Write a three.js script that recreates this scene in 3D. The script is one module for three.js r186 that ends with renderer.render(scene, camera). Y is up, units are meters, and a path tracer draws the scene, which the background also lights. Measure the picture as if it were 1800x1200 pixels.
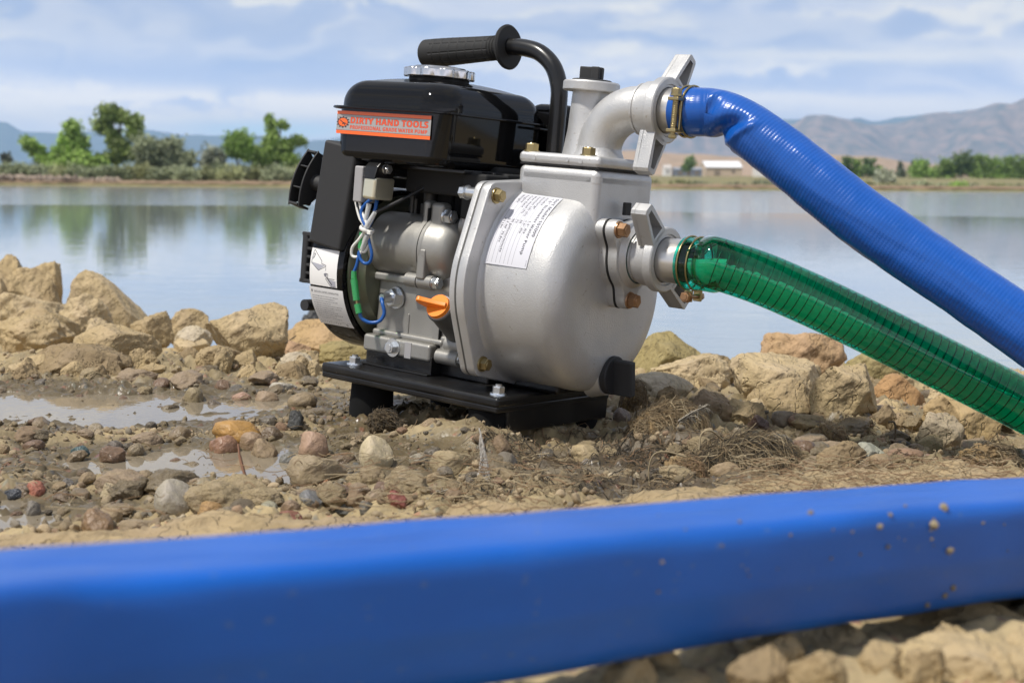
import * as THREE from 'three';
import { mergeGeometries, mergeVertices } from 'three/addons/utils/BufferGeometryUtils.js';
import { RoundedBoxGeometry } from 'three/addons/geometries/RoundedBoxGeometry.js';
import { createNoise2D, createNoise3D } from 'simplex-noise';

// ---------------------------------------------------------------- camera, sky, sun, exposure
const F = 2500 / 1200;                                   // focal length in frame heights
const scene = new THREE.Scene();
const camera = new THREE.PerspectiveCamera(2 * Math.atan(0.5 / F) * 180 / Math.PI, 1.5, 0.05, 30000);
const EYE = 0.245;
camera.position.set(0, EYE, 0);
camera.rotation.set(-Math.atan((600 - 322) / 2500), 0, Math.atan(12 / 1800), 'XYZ');
camera.focus = 1.31;
camera.userData.fStop = 12.5;
camera.updateMatrixWorld();
const renderer = new THREE.WebGLRenderer({ antialias: true });
renderer.toneMapping = THREE.LinearToneMapping;
renderer.toneMappingExposure = 1.08;
renderer.shadowMap.enabled = true;
renderer.shadowMap.type = THREE.PCFSoftShadowMap;

function rng(seed) { let a = seed >>> 0; return () => { a = (a + 0x6D2B79F5) | 0; let t = Math.imul(a ^ (a >>> 15), 1 | a); t = (t + Math.imul(t ^ (t >>> 7), 61 | t)) ^ t; return ((t ^ (t >>> 14)) >>> 0) / 4294967296; }; }
const N2 = createNoise2D(rng(11)), N3 = createNoise3D(rng(12)), N2b = createNoise2D(rng(13));
const clamp = (x, a = 0, b = 1) => Math.min(b, Math.max(a, x));
const sst = (a, b, x) => { const t = clamp((x - a) / (b - a)); return t * t * (3 - 2 * t); };
const lerp = (a, b, t) => a + (b - a) * t;
function fbm(x, y, o = 4, n = N2) { let s = 0, a = 0.5, t = 0; for (let i = 0; i < o; i++) { s += a * n(x, y); t += a; a *= 0.5; x = x * 2.03 + 7.1; y = y * 2.03 - 3.7; } return s / t; }
function fbm3(x, y, z, o = 3) { let s = 0, a = 0.5, t = 0; for (let i = 0; i < o; i++) { s += a * N3(x, y, z); t += a; a *= 0.5; x = x * 2.03 + 5.1; y = y * 2.03 - 3.7; z = z * 2.03 + 1.3; } return s / t; }

function makeSky() {
  const W = 3072, H = 1536, data = new Float32Array(W * H * 4);
  const mix3 = (a, b, t) => [lerp(a[0], b[0], t), lerp(a[1], b[1], t), lerp(a[2], b[2], t)];
  const cream = [0.98, 0.94, 0.87], lavLight = [0.72, 0.75, 0.85], lavMid = [0.49, 0.575, 0.78], blue = [0.29, 0.45, 0.76], cyan = [0.52, 0.76, 0.90];
  const G = (a, b, az, el, ra, re) => Math.exp(-(((az - a) / ra) ** 2) - (((el - b) / re) ** 2));
  for (let r = 0; r < H; r++) {
    const el = ((r + 0.5) / H - 0.5) * 180;
    for (let c = 0; c < W; c++) {
      const i = (r * W + c) * 4;
      let col;
      if (el < -0.6) col = [0.34, 0.33, 0.30];
      else {
        const phi = ((c + 0.5) / W - 0.5) * 2 * Math.PI, e = Math.max(el, 0.02) * Math.PI / 180;
        const az = ((phi * 180 / Math.PI + 90 + 540) % 360) - 180;          // degrees right of the view
        const x = Math.cos(phi), z = Math.sin(phi);
        const k = 1 / (Math.sin(e) + 0.10);
        // cloud layer seen in perspective: long thin bands near the horizon, patches overhead
        const px = x * Math.cos(e) * k, pz = z * Math.cos(e) * k;
        const w = fbm(px * 0.5 + 3, pz * 0.5 - 8, 3) * 0.5;
        const a1 = fbm(px * 0.85 + w + 20, pz * 0.85 + w, 5);
        const ring = [x * 2.4, z * 2.4];
        const b1 = fbm3(ring[0] * 1.3, el * 0.42 + fbm3(ring[0] * 3, el * 0.3, ring[1] * 3, 3) * 0.9, ring[1] * 1.3, 5);
        const b2 = fbm3(ring[0] * 1.8 + 9, el * 0.62 + b1 * 0.9, ring[1] * 1.8 + 4, 6);
        const low = 1 - sst(9, 20, el);
        const n1 = lerp(a1, b1, low), n2 = lerp(fbm(px * 1.7 - 5, pz * 1.7 + 2, 4), b2, low);
        col = mix3(lavMid, lavLight, sst(-0.55, 0.5, n1));
        col = mix3(col, blue, 0.34 * sst(0.0, 0.7, -n1) * sst(-0.2, 0.5, n2 + 0.2));
        col = mix3(col, cream, 0.9 * sst(0.0, 0.6, n2 + 0.25 * n1));
        if (low > 0) {
          const d = b2 * 0.8, de = d * 0.5;
          col = mix3(col, blue, 0.55 * clamp(G(-13, 4.2 + de, az, el, 6, 0.55)));
          col = mix3(col, lavMid, 0.75 * clamp(G(-15, 4.25 + de, az, el, 7, 0.65) + 0.7 * G(-5, 3.9 + de, az, el, 6, 0.5)));
          col = mix3(col, cream, clamp(1.25 * G(-16, 2.75 + de * 0.5, az, el, 9, 0.72) + 1.1 * G(-8, 3.0 + de * 0.4, az, el, 6, 0.42)) * sst(-0.9, -0.1, b2));
          col = mix3(col, cyan, 0.9 * clamp(G(-9.5, 2.05 + de * 0.4, az, el, 3.4, 0.34)));
          col = mix3(col, cream, 0.75 * clamp(G(14, 5.0 + de, az, el, 9, 0.32) + G(9, 3.4 + de, az, el, 8, 0.30) + G(16, 2.9 + de, az, el, 7, 0.5)));
          col = mix3(col, lavLight, 0.55 * sst(2.2, 0.3, el));
        }
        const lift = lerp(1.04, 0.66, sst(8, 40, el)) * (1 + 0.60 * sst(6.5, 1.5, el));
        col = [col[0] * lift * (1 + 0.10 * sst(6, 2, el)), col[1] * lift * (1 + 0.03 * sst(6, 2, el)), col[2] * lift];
      }
      data[i] = col[0]; data[i + 1] = col[1]; data[i + 2] = col[2]; data[i + 3] = 1;
    }
  }
  const t = new THREE.DataTexture(data, W, H, THREE.RGBAFormat, THREE.FloatType);
  t.mapping = THREE.EquirectangularReflectionMapping; t.magFilter = THREE.LinearFilter; t.minFilter = THREE.LinearFilter; t.needsUpdate = true;
  return t;
}
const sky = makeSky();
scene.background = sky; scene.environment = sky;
const SUN = new THREE.Vector3(-0.42, 0.86, 0.29).normalize();
const sun = new THREE.DirectionalLight(new THREE.Color(1.0, 0.955, 0.88), 4.4);
sun.position.copy(SUN).multiplyScalar(8).add(new THREE.Vector3(0, 0, -1.4)); sun.target.position.set(0, 0, -1.4);
sun.castShadow = true; sun.shadow.mapSize.set(2048, 2048); sun.shadow.radius = 7; sun.shadow.bias = -0.0004;
Object.assign(sun.shadow.camera, { left: -2.5, right: 2.5, top: 2.5, bottom: -2.5, near: 0.5, far: 30 });
scene.add(sun, sun.target);
scene.fog = new THREE.FogExp2(new THREE.Color(0.42, 0.67, 1.0), 2.0e-4);

// ---------------------------------------------------------------- helpers
const used = {};
function numbered(n) { const k = used[n] = (used[n] ?? -1) + 1; return k ? n + '_' + String(k).padStart(3, '0') : n; }
function tag(o, label, category, group, kind) { o.userData.label = label; if (category) o.userData.category = category; if (group) o.userData.group = group; if (kind) o.userData.kind = kind; return o; }
const V = (x, y, z) => new THREE.Vector3(x, y, z);
function ray(px, py) { return V((px - 900) / 2500, -(py - 600) / 2500, -1).applyQuaternion(camera.quaternion); }
function at(px, py, depth) { return ray(px, py).multiplyScalar(depth).add(camera.position); }
function norm(g) {                                        // only position, normal and uv, not indexed
  if (g.index) g = g.toNonIndexed();
  if (!g.attributes.normal) g.computeVertexNormals();
  for (const k of Object.keys(g.attributes)) if (!['position', 'normal', 'uv'].includes(k)) g.deleteAttribute(k);
  if (!g.attributes.uv) g.setAttribute('uv', new THREE.BufferAttribute(new Float32Array(g.attributes.position.count * 2), 2));
  return g;
}
function boxUV(g) {                                       // uv in metres from the side that a triangle faces most
  const p = g.attributes.position, uv = g.attributes.uv, a = V(), b = V(), c = V();
  for (let i = 0; i < p.count; i += 3) {
    a.fromBufferAttribute(p, i); b.fromBufferAttribute(p, i + 1); c.fromBufferAttribute(p, i + 2);
    const n = b.clone().sub(a).cross(c.clone().sub(a)), ax = Math.abs(n.x), ay = Math.abs(n.y), az = Math.abs(n.z);
    for (let k = 0; k < 3; k++) { const q = [a, b, c][k]; if (ax >= ay && ax >= az) uv.setXY(i + k, q.z, q.y); else if (ay >= az) uv.setXY(i + k, q.x, q.z); else uv.setXY(i + k, q.x, q.y); }
  }
  return g;
}
function mk(name, geos, mat, parent = scene, keepUV = false) {
  let g = Array.isArray(geos) ? mergeGeometries(geos.map(norm)) : norm(geos);
  if (!keepUV) boxUV(g);
  const m = new THREE.Mesh(g, mat); m.name = parent === scene ? numbered(name) : name;
  m.castShadow = m.receiveShadow = true; parent.add(m); return m;
}
const T = (g, x, y, z) => g.translate(x, y, z);
const rbox = (w, h, d, r = 0.002, s = 2) => new RoundedBoxGeometry(w, h, d, s, Math.min(r, w / 2.01, h / 2.01, d / 2.01));
const box3 = (x0, x1, y0, y1, z0, z1, r = 0.002) => T(rbox(x1 - x0, y1 - y0, z1 - z0, r), (x0 + x1) / 2, (y0 + y1) / 2, (z0 + z1) / 2);
// lathe about the x axis: pts are [x, radius]; sharp turns are doubled
function latheX(pts, y, z, seg = 64, sharp = true) {
  const P = []; pts.forEach(([x, r], i) => { P.push(new THREE.Vector2(r, x)); if (sharp && i && i < pts.length - 1) P.push(new THREE.Vector2(r, x)); });
  const g = new THREE.LatheGeometry(P, seg); fixLathe(g);
  g.rotateZ(-Math.PI / 2); return T(g, 0, y, z);
}
function latheY(pts, x, z, seg = 48, sharp = true) {
  const P = []; pts.forEach(([y, r], i) => { P.push(new THREE.Vector2(r, y)); if (sharp && i && i < pts.length - 1) P.push(new THREE.Vector2(r, y)); });
  const g = new THREE.LatheGeometry(P, seg); fixLathe(g); return T(g, x, 0, z);
}
function fixLathe(g) { // creased normals from the faces
  const n = g.toNonIndexed(); n.computeVertexNormals(); const c = creased(n, 0.6); g.index = null; for (const k of ['position', 'normal', 'uv']) g.setAttribute(k, c.attributes[k]); return g;
}
function creased(g, angle = 0.7) {
  if (g.index) g = g.toNonIndexed();
  const p = g.attributes.position, fn = [], map = new Map(), lim = Math.cos(angle);
  const a = V(), b = V(), c = V(), key = (i) => Math.round(p.getX(i) * 2e5) + '_' + Math.round(p.getY(i) * 2e5) + '_' + Math.round(p.getZ(i) * 2e5);
  for (let i = 0; i < p.count; i += 3) {
    a.fromBufferAttribute(p, i); b.fromBufferAttribute(p, i + 1); c.fromBufferAttribute(p, i + 2);
    const n = b.clone().sub(a).cross(c.clone().sub(a)); fn.push(n);
    for (let k = 0; k < 3; k++) { const h = key(i + k); if (!map.has(h)) map.set(h, []); map.get(h).push(i / 3); }
  }
  const un = fn.map((n) => n.clone().normalize()), out = new Float32Array(p.count * 3), s = V();
  for (let i = 0; i < p.count; i++) {
    const f = (i / 3) | 0; s.set(0, 0, 0);
    for (const j of map.get(key(i))) if (un[j].dot(un[f]) > lim) s.add(fn[j]);
    if (s.lengthSq() < 1e-30) s.copy(un[f]); s.normalize(); out.set([s.x, s.y, s.z], i * 3);
  }
  g.setAttribute('normal', new THREE.BufferAttribute(out, 3)); return g;
}
// extrude a shape given in (z, y) along x from x0 to x1
function extX(pts, x0, x1, bevel = 0.0015, holes = [], smooth = 0.5) {
  const s = new THREE.Shape(pts.map(([z, y]) => new THREE.Vector2(-z, y)));
  for (const h of holes) s.holes.push(new THREE.Path(h.map(([z, y]) => new THREE.Vector2(-z, y))));
  const g = new THREE.ExtrudeGeometry(s, { depth: x1 - x0 - 2 * bevel, bevelEnabled: bevel > 0, bevelSize: bevel, bevelThickness: bevel, bevelOffset: -bevel, bevelSegments: 2, curveSegments: 24 });
  g.rotateY(Math.PI / 2); g.translate(x0 + bevel, 0, 0); return creased(g, smooth);
}
function cylBetween(a, b, r0, r1 = r0, seg = 24) {
  const d = b.clone().sub(a), g = new THREE.CylinderGeometry(r1, r0, d.length(), seg);
  g.applyQuaternion(new THREE.Quaternion().setFromUnitVectors(V(0, 1, 0), d.clone().normalize())); return T(g, (a.x + b.x) / 2, (a.y + b.y) / 2, (a.z + b.z) / 2);
}
const tube = (pts, r, seg = 40, rad = 10, closed = false) => new THREE.TubeGeometry(new THREE.CatmullRomCurve3(pts.map((p) => V(...p)), closed), seg, r, rad, closed);
function orient(g, pos, dir) { g.applyQuaternion(new THREE.Quaternion().setFromUnitVectors(V(0, 1, 0), V(...dir).normalize())); return T(g, ...pos); }
// hex bolt head, base at pos and pointing along dir; s across flats
function boltGeo(pos, dir, s = 0.01, h = 0.005, washer = 1.25, stub = 0) {
  const r = s / 1.732, sh = new THREE.Shape(); for (let k = 0; k < 6; k++) { const a = k * Math.PI / 3 + 0.3; k ? sh.lineTo(r * Math.cos(a), r * Math.sin(a)) : sh.moveTo(r * Math.cos(a), r * Math.sin(a)); }
  const b = s * 0.07, g = new THREE.ExtrudeGeometry(sh, { depth: h - b, bevelEnabled: true, bevelSize: b, bevelThickness: b, bevelOffset: -b, bevelSegments: 2 });
  g.rotateX(-Math.PI / 2); g.translate(0, 0.0012, 0);
  const parts = [norm(g)];
  if (washer) parts.push(norm(T(new THREE.CylinderGeometry(s / 2 * washer, s / 2 * washer * 1.05, 0.0016, 28), 0, 0.0006, 0)));
  if (stub) parts.push(norm(T(new THREE.CylinderGeometry(s * 0.3, s * 0.3, stub, 18), 0, h + stub / 2, 0)));
  else parts.push(norm(T(new THREE.CylinderGeometry(s * 0.32, s * 0.36, 0.0008, 20), 0, h + 0.0014, 0)));
  return orient(mergeGeometries(parts), pos, dir);
}
// ---------------------------------------------------------------- textures
function dataTex(w, h, f, srgb = false, rep = [1, 1]) {
  const d = new Uint8Array(w * h * 4);
  for (let y = 0; y < h; y++) for (let x = 0; x < w; x++) { const c = f(x / w, y / h, x, y), i = (y * w + x) * 4; d[i] = clamp(c[0]) * 255; d[i + 1] = clamp(c[1]) * 255; d[i + 2] = clamp(c[2]) * 255; d[i + 3] = 255; }
  const t = new THREE.DataTexture(d, w, h); t.wrapS = t.wrapT = THREE.RepeatWrapping; t.magFilter = THREE.LinearFilter; t.minFilter = THREE.LinearMipmapLinearFilter; t.generateMipmaps = true;
  if (srgb) t.colorSpace = THREE.SRGBColorSpace; t.repeat.set(...rep); t.needsUpdate = true; return t;
}
// seamless noise on a torus
function tnoise(u, v, s, o = 4) { let r = 0, a = 0.5, t = 0, f = s; for (let i = 0; i < o; i++) { const A = u * 2 * Math.PI, B = v * 2 * Math.PI, R = f / (2 * Math.PI); r += a * (N3(R * Math.cos(A) + i * 9, R * Math.sin(A), R * Math.cos(B) * 1.0) + N3(R * Math.sin(B) + 31 + i * 5, R * Math.cos(A) * 0.9, R * Math.sin(A) + R * Math.cos(B))) * 0.6; t += a; a *= 0.5; f *= 2; } return r / t; }
const srgb = (l) => l <= 0.0031308 ? 12.92 * l : 1.055 * Math.pow(l, 1 / 2.4) - 0.055;
const grey = (v) => [v, v, v];
const scaled = (t, k) => { const c = t.clone(); c.repeat.set(k, k); c.needsUpdate = true; return c; };
const castTex = dataTex(512, 512, (u, v) => grey(0.5 + 0.28 * tnoise(u, v, 40, 3)));
const castRough = dataTex(512, 512, (u, v) => grey(0.5 + 0.5 * (0.5 + 0.5 * tnoise(u, v, 5, 4))));
const rockCol = dataTex(1024, 1024, (u, v) => { const n = tnoise(u, v, 4, 6), m = tnoise(u + 0.3, v + 0.6, 22, 4), s = tnoise(u + 0.7, v + 0.1, 70, 2); const l = 0.78 + 0.20 * n + 0.10 * m + 0.05 * s, w = 0.5 + 0.5 * tnoise(u + 0.5, v, 3, 4); return [srgb(clamp(l * (0.9 + 0.1 * w))), srgb(clamp(l * (0.86 + 0.08 * w))), srgb(clamp(l * (0.74 + 0.18 * (1 - w))))]; }, true);
const rockBump = dataTex(1024, 1024, (u, v) => { const n = tnoise(u, v, 8, 6), c = 1 - Math.abs(tnoise(u + 0.2, v + 0.4, 5, 4)) * 2.2; return grey(0.5 + 0.36 * n - 0.14 * sst(0.86, 1, c)); });
const fineBump = dataTex(256, 256, (u, v) => grey(0.5 + 0.4 * tnoise(u, v, 24, 4)));
const STD = (o) => new THREE.MeshStandardMaterial(o), PHY = (o) => new THREE.MeshPhysicalMaterial(o);
const rgb = (r, g, b) => new THREE.Color().setRGB(r, g, b);
const grimeTex = dataTex(1024, 1024, (u, v) => { const a = tnoise(u, v, 5, 5), b = tnoise(u + 0.3, v + 0.7, 60, 2), s = sst(0.52, 0.7, b) * sst(-0.1, 0.4, a), l = 0.93 + 0.07 * a; return [srgb(clamp(l * (1 - 0.35 * s))), srgb(clamp(l * (1 - 0.40 * s))), srgb(clamp(l * (1 - 0.47 * s)))]; }, true);
const dustTex = dataTex(1024, 1024, (u, v) => { const a = tnoise(u, v, 4, 5), b = tnoise(u + 0.6, v + 0.2, 70, 2), s = clamp(0.035 * sst(-0.2, 0.8, a) + 0.5 * sst(0.56, 0.74, b) * sst(0.0, 0.5, a)); return [srgb(0.008 + 0.30 * s), srgb(0.008 + 0.25 * s), srgb(0.0085 + 0.18 * s)]; }, true);
const M = {
  cast: STD({ color: rgb(0.56, 0.555, 0.545), map: scaled(grimeTex, 4), metalness: 0.55, roughness: 0.62, roughnessMap: scaled(castRough, 8), bumpMap: scaled(castTex, 16), bumpScale: 0.00038 }),
  castRaw: STD({ color: rgb(0.34, 0.33, 0.305), map: scaled(grimeTex, 5), metalness: 0.6, roughness: 0.62, roughnessMap: scaled(castRough, 9), bumpMap: scaled(castTex, 22), bumpScale: 0.0002 }),
  machined: STD({ color: rgb(0.66, 0.64, 0.61), metalness: 0.85, roughness: 0.42, roughnessMap: scaled(castRough, 12) }),
  zinc: STD({ color: rgb(0.70, 0.72, 0.74), metalness: 0.95, roughness: 0.28 }),
  brass: STD({ color: rgb(0.36, 0.285, 0.14), metalness: 0.85, roughness: 0.42, roughnessMap: scaled(castRough, 30) }),
  rusty: STD({ color: rgb(0.34, 0.20, 0.11), metalness: 0.75, roughness: 0.5, roughnessMap: scaled(castRough, 30) }),
  chrome: STD({ color: rgb(0.62, 0.61, 0.60), metalness: 1, roughness: 0.13 }),
  gloss: PHY({ color: rgb(0.006, 0.006, 0.0065), roughness: 0.5, specularIntensity: 0, clearcoat: 0.6, clearcoatRoughness: 0.05, bumpMap: scaled(castTex, 3), bumpScale: 0.00004 }),
  blackPaint: PHY({ color: 0xffffff, map: scaled(dustTex, 4), roughness: 0.5, specularIntensity: 0.3, clearcoat: 0.6, clearcoatRoughness: 0.22, roughnessMap: scaled(castRough, 5) }),
  satin: STD({ color: rgb(0.022, 0.022, 0.023), roughness: 0.66, bumpMap: scaled(castTex, 12), bumpScale: 0.00012 }),
  rubber: STD({ color: rgb(0.013, 0.013, 0.013), roughness: 0.72, bumpMap: scaled(fineBump, 30), bumpScale: 0.0001 }),
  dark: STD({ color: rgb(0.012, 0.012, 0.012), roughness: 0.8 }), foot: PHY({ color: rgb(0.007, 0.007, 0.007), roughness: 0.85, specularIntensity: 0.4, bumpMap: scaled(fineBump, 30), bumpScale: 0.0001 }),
  olive: STD({ color: rgb(0.17, 0.175, 0.125), roughness: 0.3, metalness: 0.55 }),
  castDark: STD({ color: rgb(0.10, 0.098, 0.092), metalness: 0.4, roughness: 0.6 }),
  grey: STD({ color: rgb(0.36, 0.35, 0.35), roughness: 0.55, metalness: 0.2 }),
  creamMetal: STD({ color: rgb(0.72, 0.68, 0.52), metalness: 0.75, roughness: 0.3 }),
  orange: PHY({ color: rgb(0.90, 0.24, 0.012), roughness: 0.42, sheen: 0.2 }),
  blueWire: PHY({ color: rgb(0.010, 0.09, 0.34), roughness: 0.35 }),
  whiteWire: PHY({ color: rgb(0.74, 0.73, 0.68), roughness: 0.4 }),
  blackWire: PHY({ color: rgb(0.02, 0.02, 0.02), roughness: 0.4 }),
  greenClear: PHY({ color: rgb(0.10, 0.75, 0.25), roughness: 0.18, transmission: 0.7, thickness: 0 }),
  clearSleeve: PHY({ color: rgb(0.75, 0.76, 0.74), roughness: 0.2, transmission: 0.4, thickness: 0 }),
};
// ---------------------------------------------------------------- ground
const WATER = -0.14;
const knots = [[-3, 0.10], [-0.2, 0.09], [0.2, 0.078], [0.5, 0.06], [0.75, 0.03], [1.0, 0.014], [1.3, 0.004], [1.6, 0.0], [2.0, -0.018], [2.4, -0.052], [2.7, -0.10], [3.1, -0.19], [4, -0.4], [8, -1.2], [40, -3]];
function slope(d) { for (let i = 1; i < knots.length; i++) if (d < knots[i][0]) { const [a, u] = knots[i - 1], [b, v] = knots[i]; return lerp(u, v, clamp((d - a) / (b - a))); } return -3; }
const base = (d) => (slope(d - 0.08) + slope(d) * 2 + slope(d + 0.08)) / 4;
// shallow pools: centre x, z, radii, level, depth
const pools = [
  { x: -0.46, z: -1.50, rx: 0.27, rz: 0.13, y: 0.0025, d: 0.011 },
  { x: -0.235, z: -1.185, rx: 0.145, rz: 0.095, y: 0.004, d: 0.011 },
  { x: -0.40, z: -0.965, rx: 0.10, rz: 0.055, y: 0.012, d: 0.008 },
  { x: 0.075, z: -1.20, rx: 0.085, rz: 0.040, y: -0.003, d: 0.007 },
  { x: 0.12, z: -1.075, rx: 0.06, rz: 0.035, y: 0.005, d: 0.006 },
  { x: -0.135, z: -1.36, rx: 0.035, rz: 0.03, y: 0.001, d: 0.006 },
];
const bumps = [[-0.105, -1.275, 0.095, 0.038, 0.030], [-0.175, -1.415, 0.085, 0.05, 0.026], [-0.185, -1.36, 0.08, 0.045, 0.016], [-0.14, -1.38, 0.12, 0.08, 0.014], [0.06, -1.34, 0.10, 0.07, -0.012], [-0.02, -1.20, 0.06, 0.035, 0.010], [-0.05, -1.27, 0.05, 0.035, 0.010], [0.16, -1.30, 0.07, 0.05, 0.016], [-0.42, -1.27, 0.15, 0.05, 0.014], [-0.27, -1.03, 0.16, 0.04, 0.014], [-0.10, -1.08, 0.12, 0.05, 0.008], [0.40, -1.5, 0.3, 0.12, 0.012], [-0.5, -1.83, 0.3, 0.1, 0.015]];
function poolE(p, x, z) { const w = 0.55 * N2b(x * 9 + p.x * 50, z * 12); return ((x - p.x) / p.rx) ** 2 + ((z - p.z) / p.rz) ** 2 + w; }
function ground(x, z, fine = true) {
  const d = -z; let h = base(d) - 0.018 * clamp(x, -1, 1) * sst(0.9, 1.4, d);
  const k = sst(0.2, 0.9, d);
  h += 0.012 * k * fbm(x * 8, z * 11, 3);
  for (const [bx, bz, rx, rz, a] of bumps) { const e = ((x - bx) / rx) ** 2 + ((z - bz) / rz) ** 2; if (e < 6) h += a * Math.exp(-e); }
  let lump = 0;
  if (fine) { const r = 1 - Math.abs(fbm(x * 26 + 4, z * 30, 3, N2b)); lump = k * (0.014 * fbm(x * 20, z * 26, 5) + 0.010 * (r - 0.75) + 0.0075 * Math.max(0, fbm(x * 70, z * 75, 3)) + 0.0024 * fbm(x * 150, z * 150, 2)); lump *= 0.55 + 0.6 * sst(-0.3, 0.5, fbm(x * 3 + 9, z * 3, 2)); }
  for (const p of pools) {
    const e = poolE(p, x, z);
    if (e < 1) { h = Math.min(Math.max(h, p.y), p.y + 0.0012 - p.d * (1 - e)); lump *= 0.75; }
    else if (e < 4) { const t = sst(1, 4, e); h = lerp(p.y + 0.0012, Math.max(h, p.y + 0.003), t); lump = lerp(Math.abs(lump) * 0.8, lump, t); }
  }
  return h + lump;
}
function poolWet(x, z) { let w = 0; for (const p of pools) { const e = poolE(p, x, z); w = Math.max(w, 1 - sst(0.9, 2.6, e)); } return w; }
function hit(px, py, from = 0.5) { const r = ray(px, py); let last = from; for (let t = from; t < 8; t += 0.006) { const x = r.x * t, y = EYE + r.y * t, z = r.z * t; if (y <= ground(x, z, false)) return V(x, y, z); last = t; } return r.multiplyScalar(last).add(camera.position); }
const GX0 = -1.0, GZ0 = -0.25, GS = 2.05;                 // the square metres that the ground texture covers
function spread(fine0, fine1, step, a, b) { const o = []; for (let x = fine0; x <= fine1 + 1e-9; x += step) o.push(x); let s = step, x = fine0; while (x > a) { s *= 1.22; x -= s; o.unshift(Math.max(x, a)); } s = step; x = o[o.length - 1]; while (x < b) { s *= 1.22; x += s; o.push(Math.min(x, b)); } return o; }
{
  const xs = spread(-0.82, 0.88, 0.0042, -60, 60), zs = spread(-2.1, -0.6, 0.0040, -40, 6), w = xs.length, hgt = zs.length;
  const pos = new Float32Array(w * hgt * 3), uv = new Float32Array(w * hgt * 2), idx = new Uint32Array((w - 1) * (hgt - 1) * 6);
  for (let j = 0; j < hgt; j++) for (let i = 0; i < w; i++) { const k = j * w + i, x = xs[i], z = zs[j]; pos[k * 3] = x; pos[k * 3 + 1] = ground(x, z); pos[k * 3 + 2] = z; uv[k * 2] = (x - GX0) / GS; uv[k * 2 + 1] = (GZ0 - z) / GS; }
  let q = 0; for (let j = 0; j < hgt - 1; j++) for (let i = 0; i < w - 1; i++) { const a = j * w + i; idx.set([a, a + w, a + 1, a + 1, a + w, a + w + 1], q); q += 6; }
  const g = new THREE.BufferGeometry(); g.setAttribute('position', new THREE.BufferAttribute(pos, 3)); g.setAttribute('uv', new THREE.BufferAttribute(uv, 2)); g.setIndex(new THREE.BufferAttribute(idx, 1)); g.computeVertexNormals();
  // colour and gloss: dry, damp and wet mud, grit of several stones
  const S = 2048, R = rng(77), col = new Uint8Array(S * S * 4), rough = new Uint8Array(S * S * 4), bump = new Uint8Array(S * S * 4);
  const dry = [0.37, 0.285, 0.155], mud = [0.255, 0.198, 0.108], wet = [0.115, 0.088, 0.048], pale = [0.44, 0.345, 0.195];
  const grit = new Float32Array(S * S), gcol = new Uint8Array(S * S);
  const tints = [[0.30, 0.20, 0.12], [0.20, 0.10, 0.07], [0.15, 0.155, 0.15], [0.45, 0.36, 0.25], [0.08, 0.08, 0.085], [0.36, 0.17, 0.11], [0.28, 0.27, 0.2]];
  for (let n = 0; n < 60000; n++) { const cx = R() * S, cy = R() * S, r = 0.8 + 2.6 * R() ** 3, t = (R() * tints.length) | 0; for (let y = Math.floor(cy - r); y <= cy + r; y++) for (let x = Math.floor(cx - r); x <= cx + r; x++) { const dd = ((x - cx) ** 2 + (y - cy) ** 2) / (r * r); if (dd < 1) { const k = ((y + S) % S) * S + ((x + S) % S); grit[k] = Math.max(grit[k], Math.sqrt(1 - dd)); gcol[k] = t; } } }
  for (let j = 0; j < S; j++) for (let i = 0; i < S; i++) {
    const x = GX0 + (i + 0.5) / S * GS, z = GZ0 - (j + 0.5) / S * GS, k = j * S + i;
    const a = fbm(x * 6 + 30, z * 6, 4), b = N2(x * 60, z * 60) * 0.6 + N2b(x * 160, z * 160) * 0.4, d = -z;
    let wetness = clamp(poolWet(x, z) * 0.9 + 0.50 + 0.55 * a - 0.9 * sst(1.75, 2.3, d) - 1.2 * sst(1.0, 0.85, d) + 0.15 * sst(0, 0.4, x));
    let c = wetness < 0.5 ? [0, 1, 2].map((q) => lerp(dry[q], mud[q], wetness * 2)) : [0, 1, 2].map((q) => lerp(mud[q], wet[q], wetness * 2 - 1));
    const p = sst(0.1, 0.6, fbm(x * 11 - 4, z * 11, 3)) * (1 - wetness); c = c.map((v, q) => lerp(v, pale[q], p * 0.6) * (1 + 0.20 * b));
    const og = sst(0.25, 0.75, Math.exp(-(((x - 0.13) / 0.17) ** 2) - (((z + 1.19) / 0.15) ** 2)) + 0.22 * fbm(x * 16, z * 16 + 5, 4)); c = c.map((v, q) => lerp(v, [0.075, 0.055, 0.034][q], 0.85 * og));
    const m = grit[k] * 0.75; c = c.map((v, q) => lerp(v, tints[gcol[k]][q] * (1 - 0.35 * wetness), m));
    for (let q = 0; q < 3; q++) col[k * 4 + q] = srgb(clamp(c[q])) * 255; col[k * 4 + 3] = 255;
    rough[k * 4] = rough[k * 4 + 1] = rough[k * 4 + 2] = 255 * clamp(lerp(0.95, 0.36, sst(0.35, 0.95, wetness)) + 0.1 * b); rough[k * 4 + 3] = 255;
    const h = 0.45 + 0.16 * b + 0.10 * N2(x * 330, z * 330) + 0.26 * grit[k]; bump[k * 4] = bump[k * 4 + 1] = bump[k * 4 + 2] = clamp(h) * 255; bump[k * 4 + 3] = 255;
  }
  const tex = (d, s) => { const t = new THREE.DataTexture(d, S, S); t.wrapS = t.wrapT = THREE.MirroredRepeatWrapping; t.magFilter = THREE.LinearFilter; t.minFilter = THREE.LinearMipmapLinearFilter; t.generateMipmaps = true; if (s) t.colorSpace = THREE.SRGBColorSpace; t.needsUpdate = true; return t; };
  const m = new THREE.Mesh(g, STD({ map: tex(col, true), roughnessMap: tex(rough), roughness: 1, bumpMap: tex(bump), bumpScale: 0.0024 }));
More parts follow.
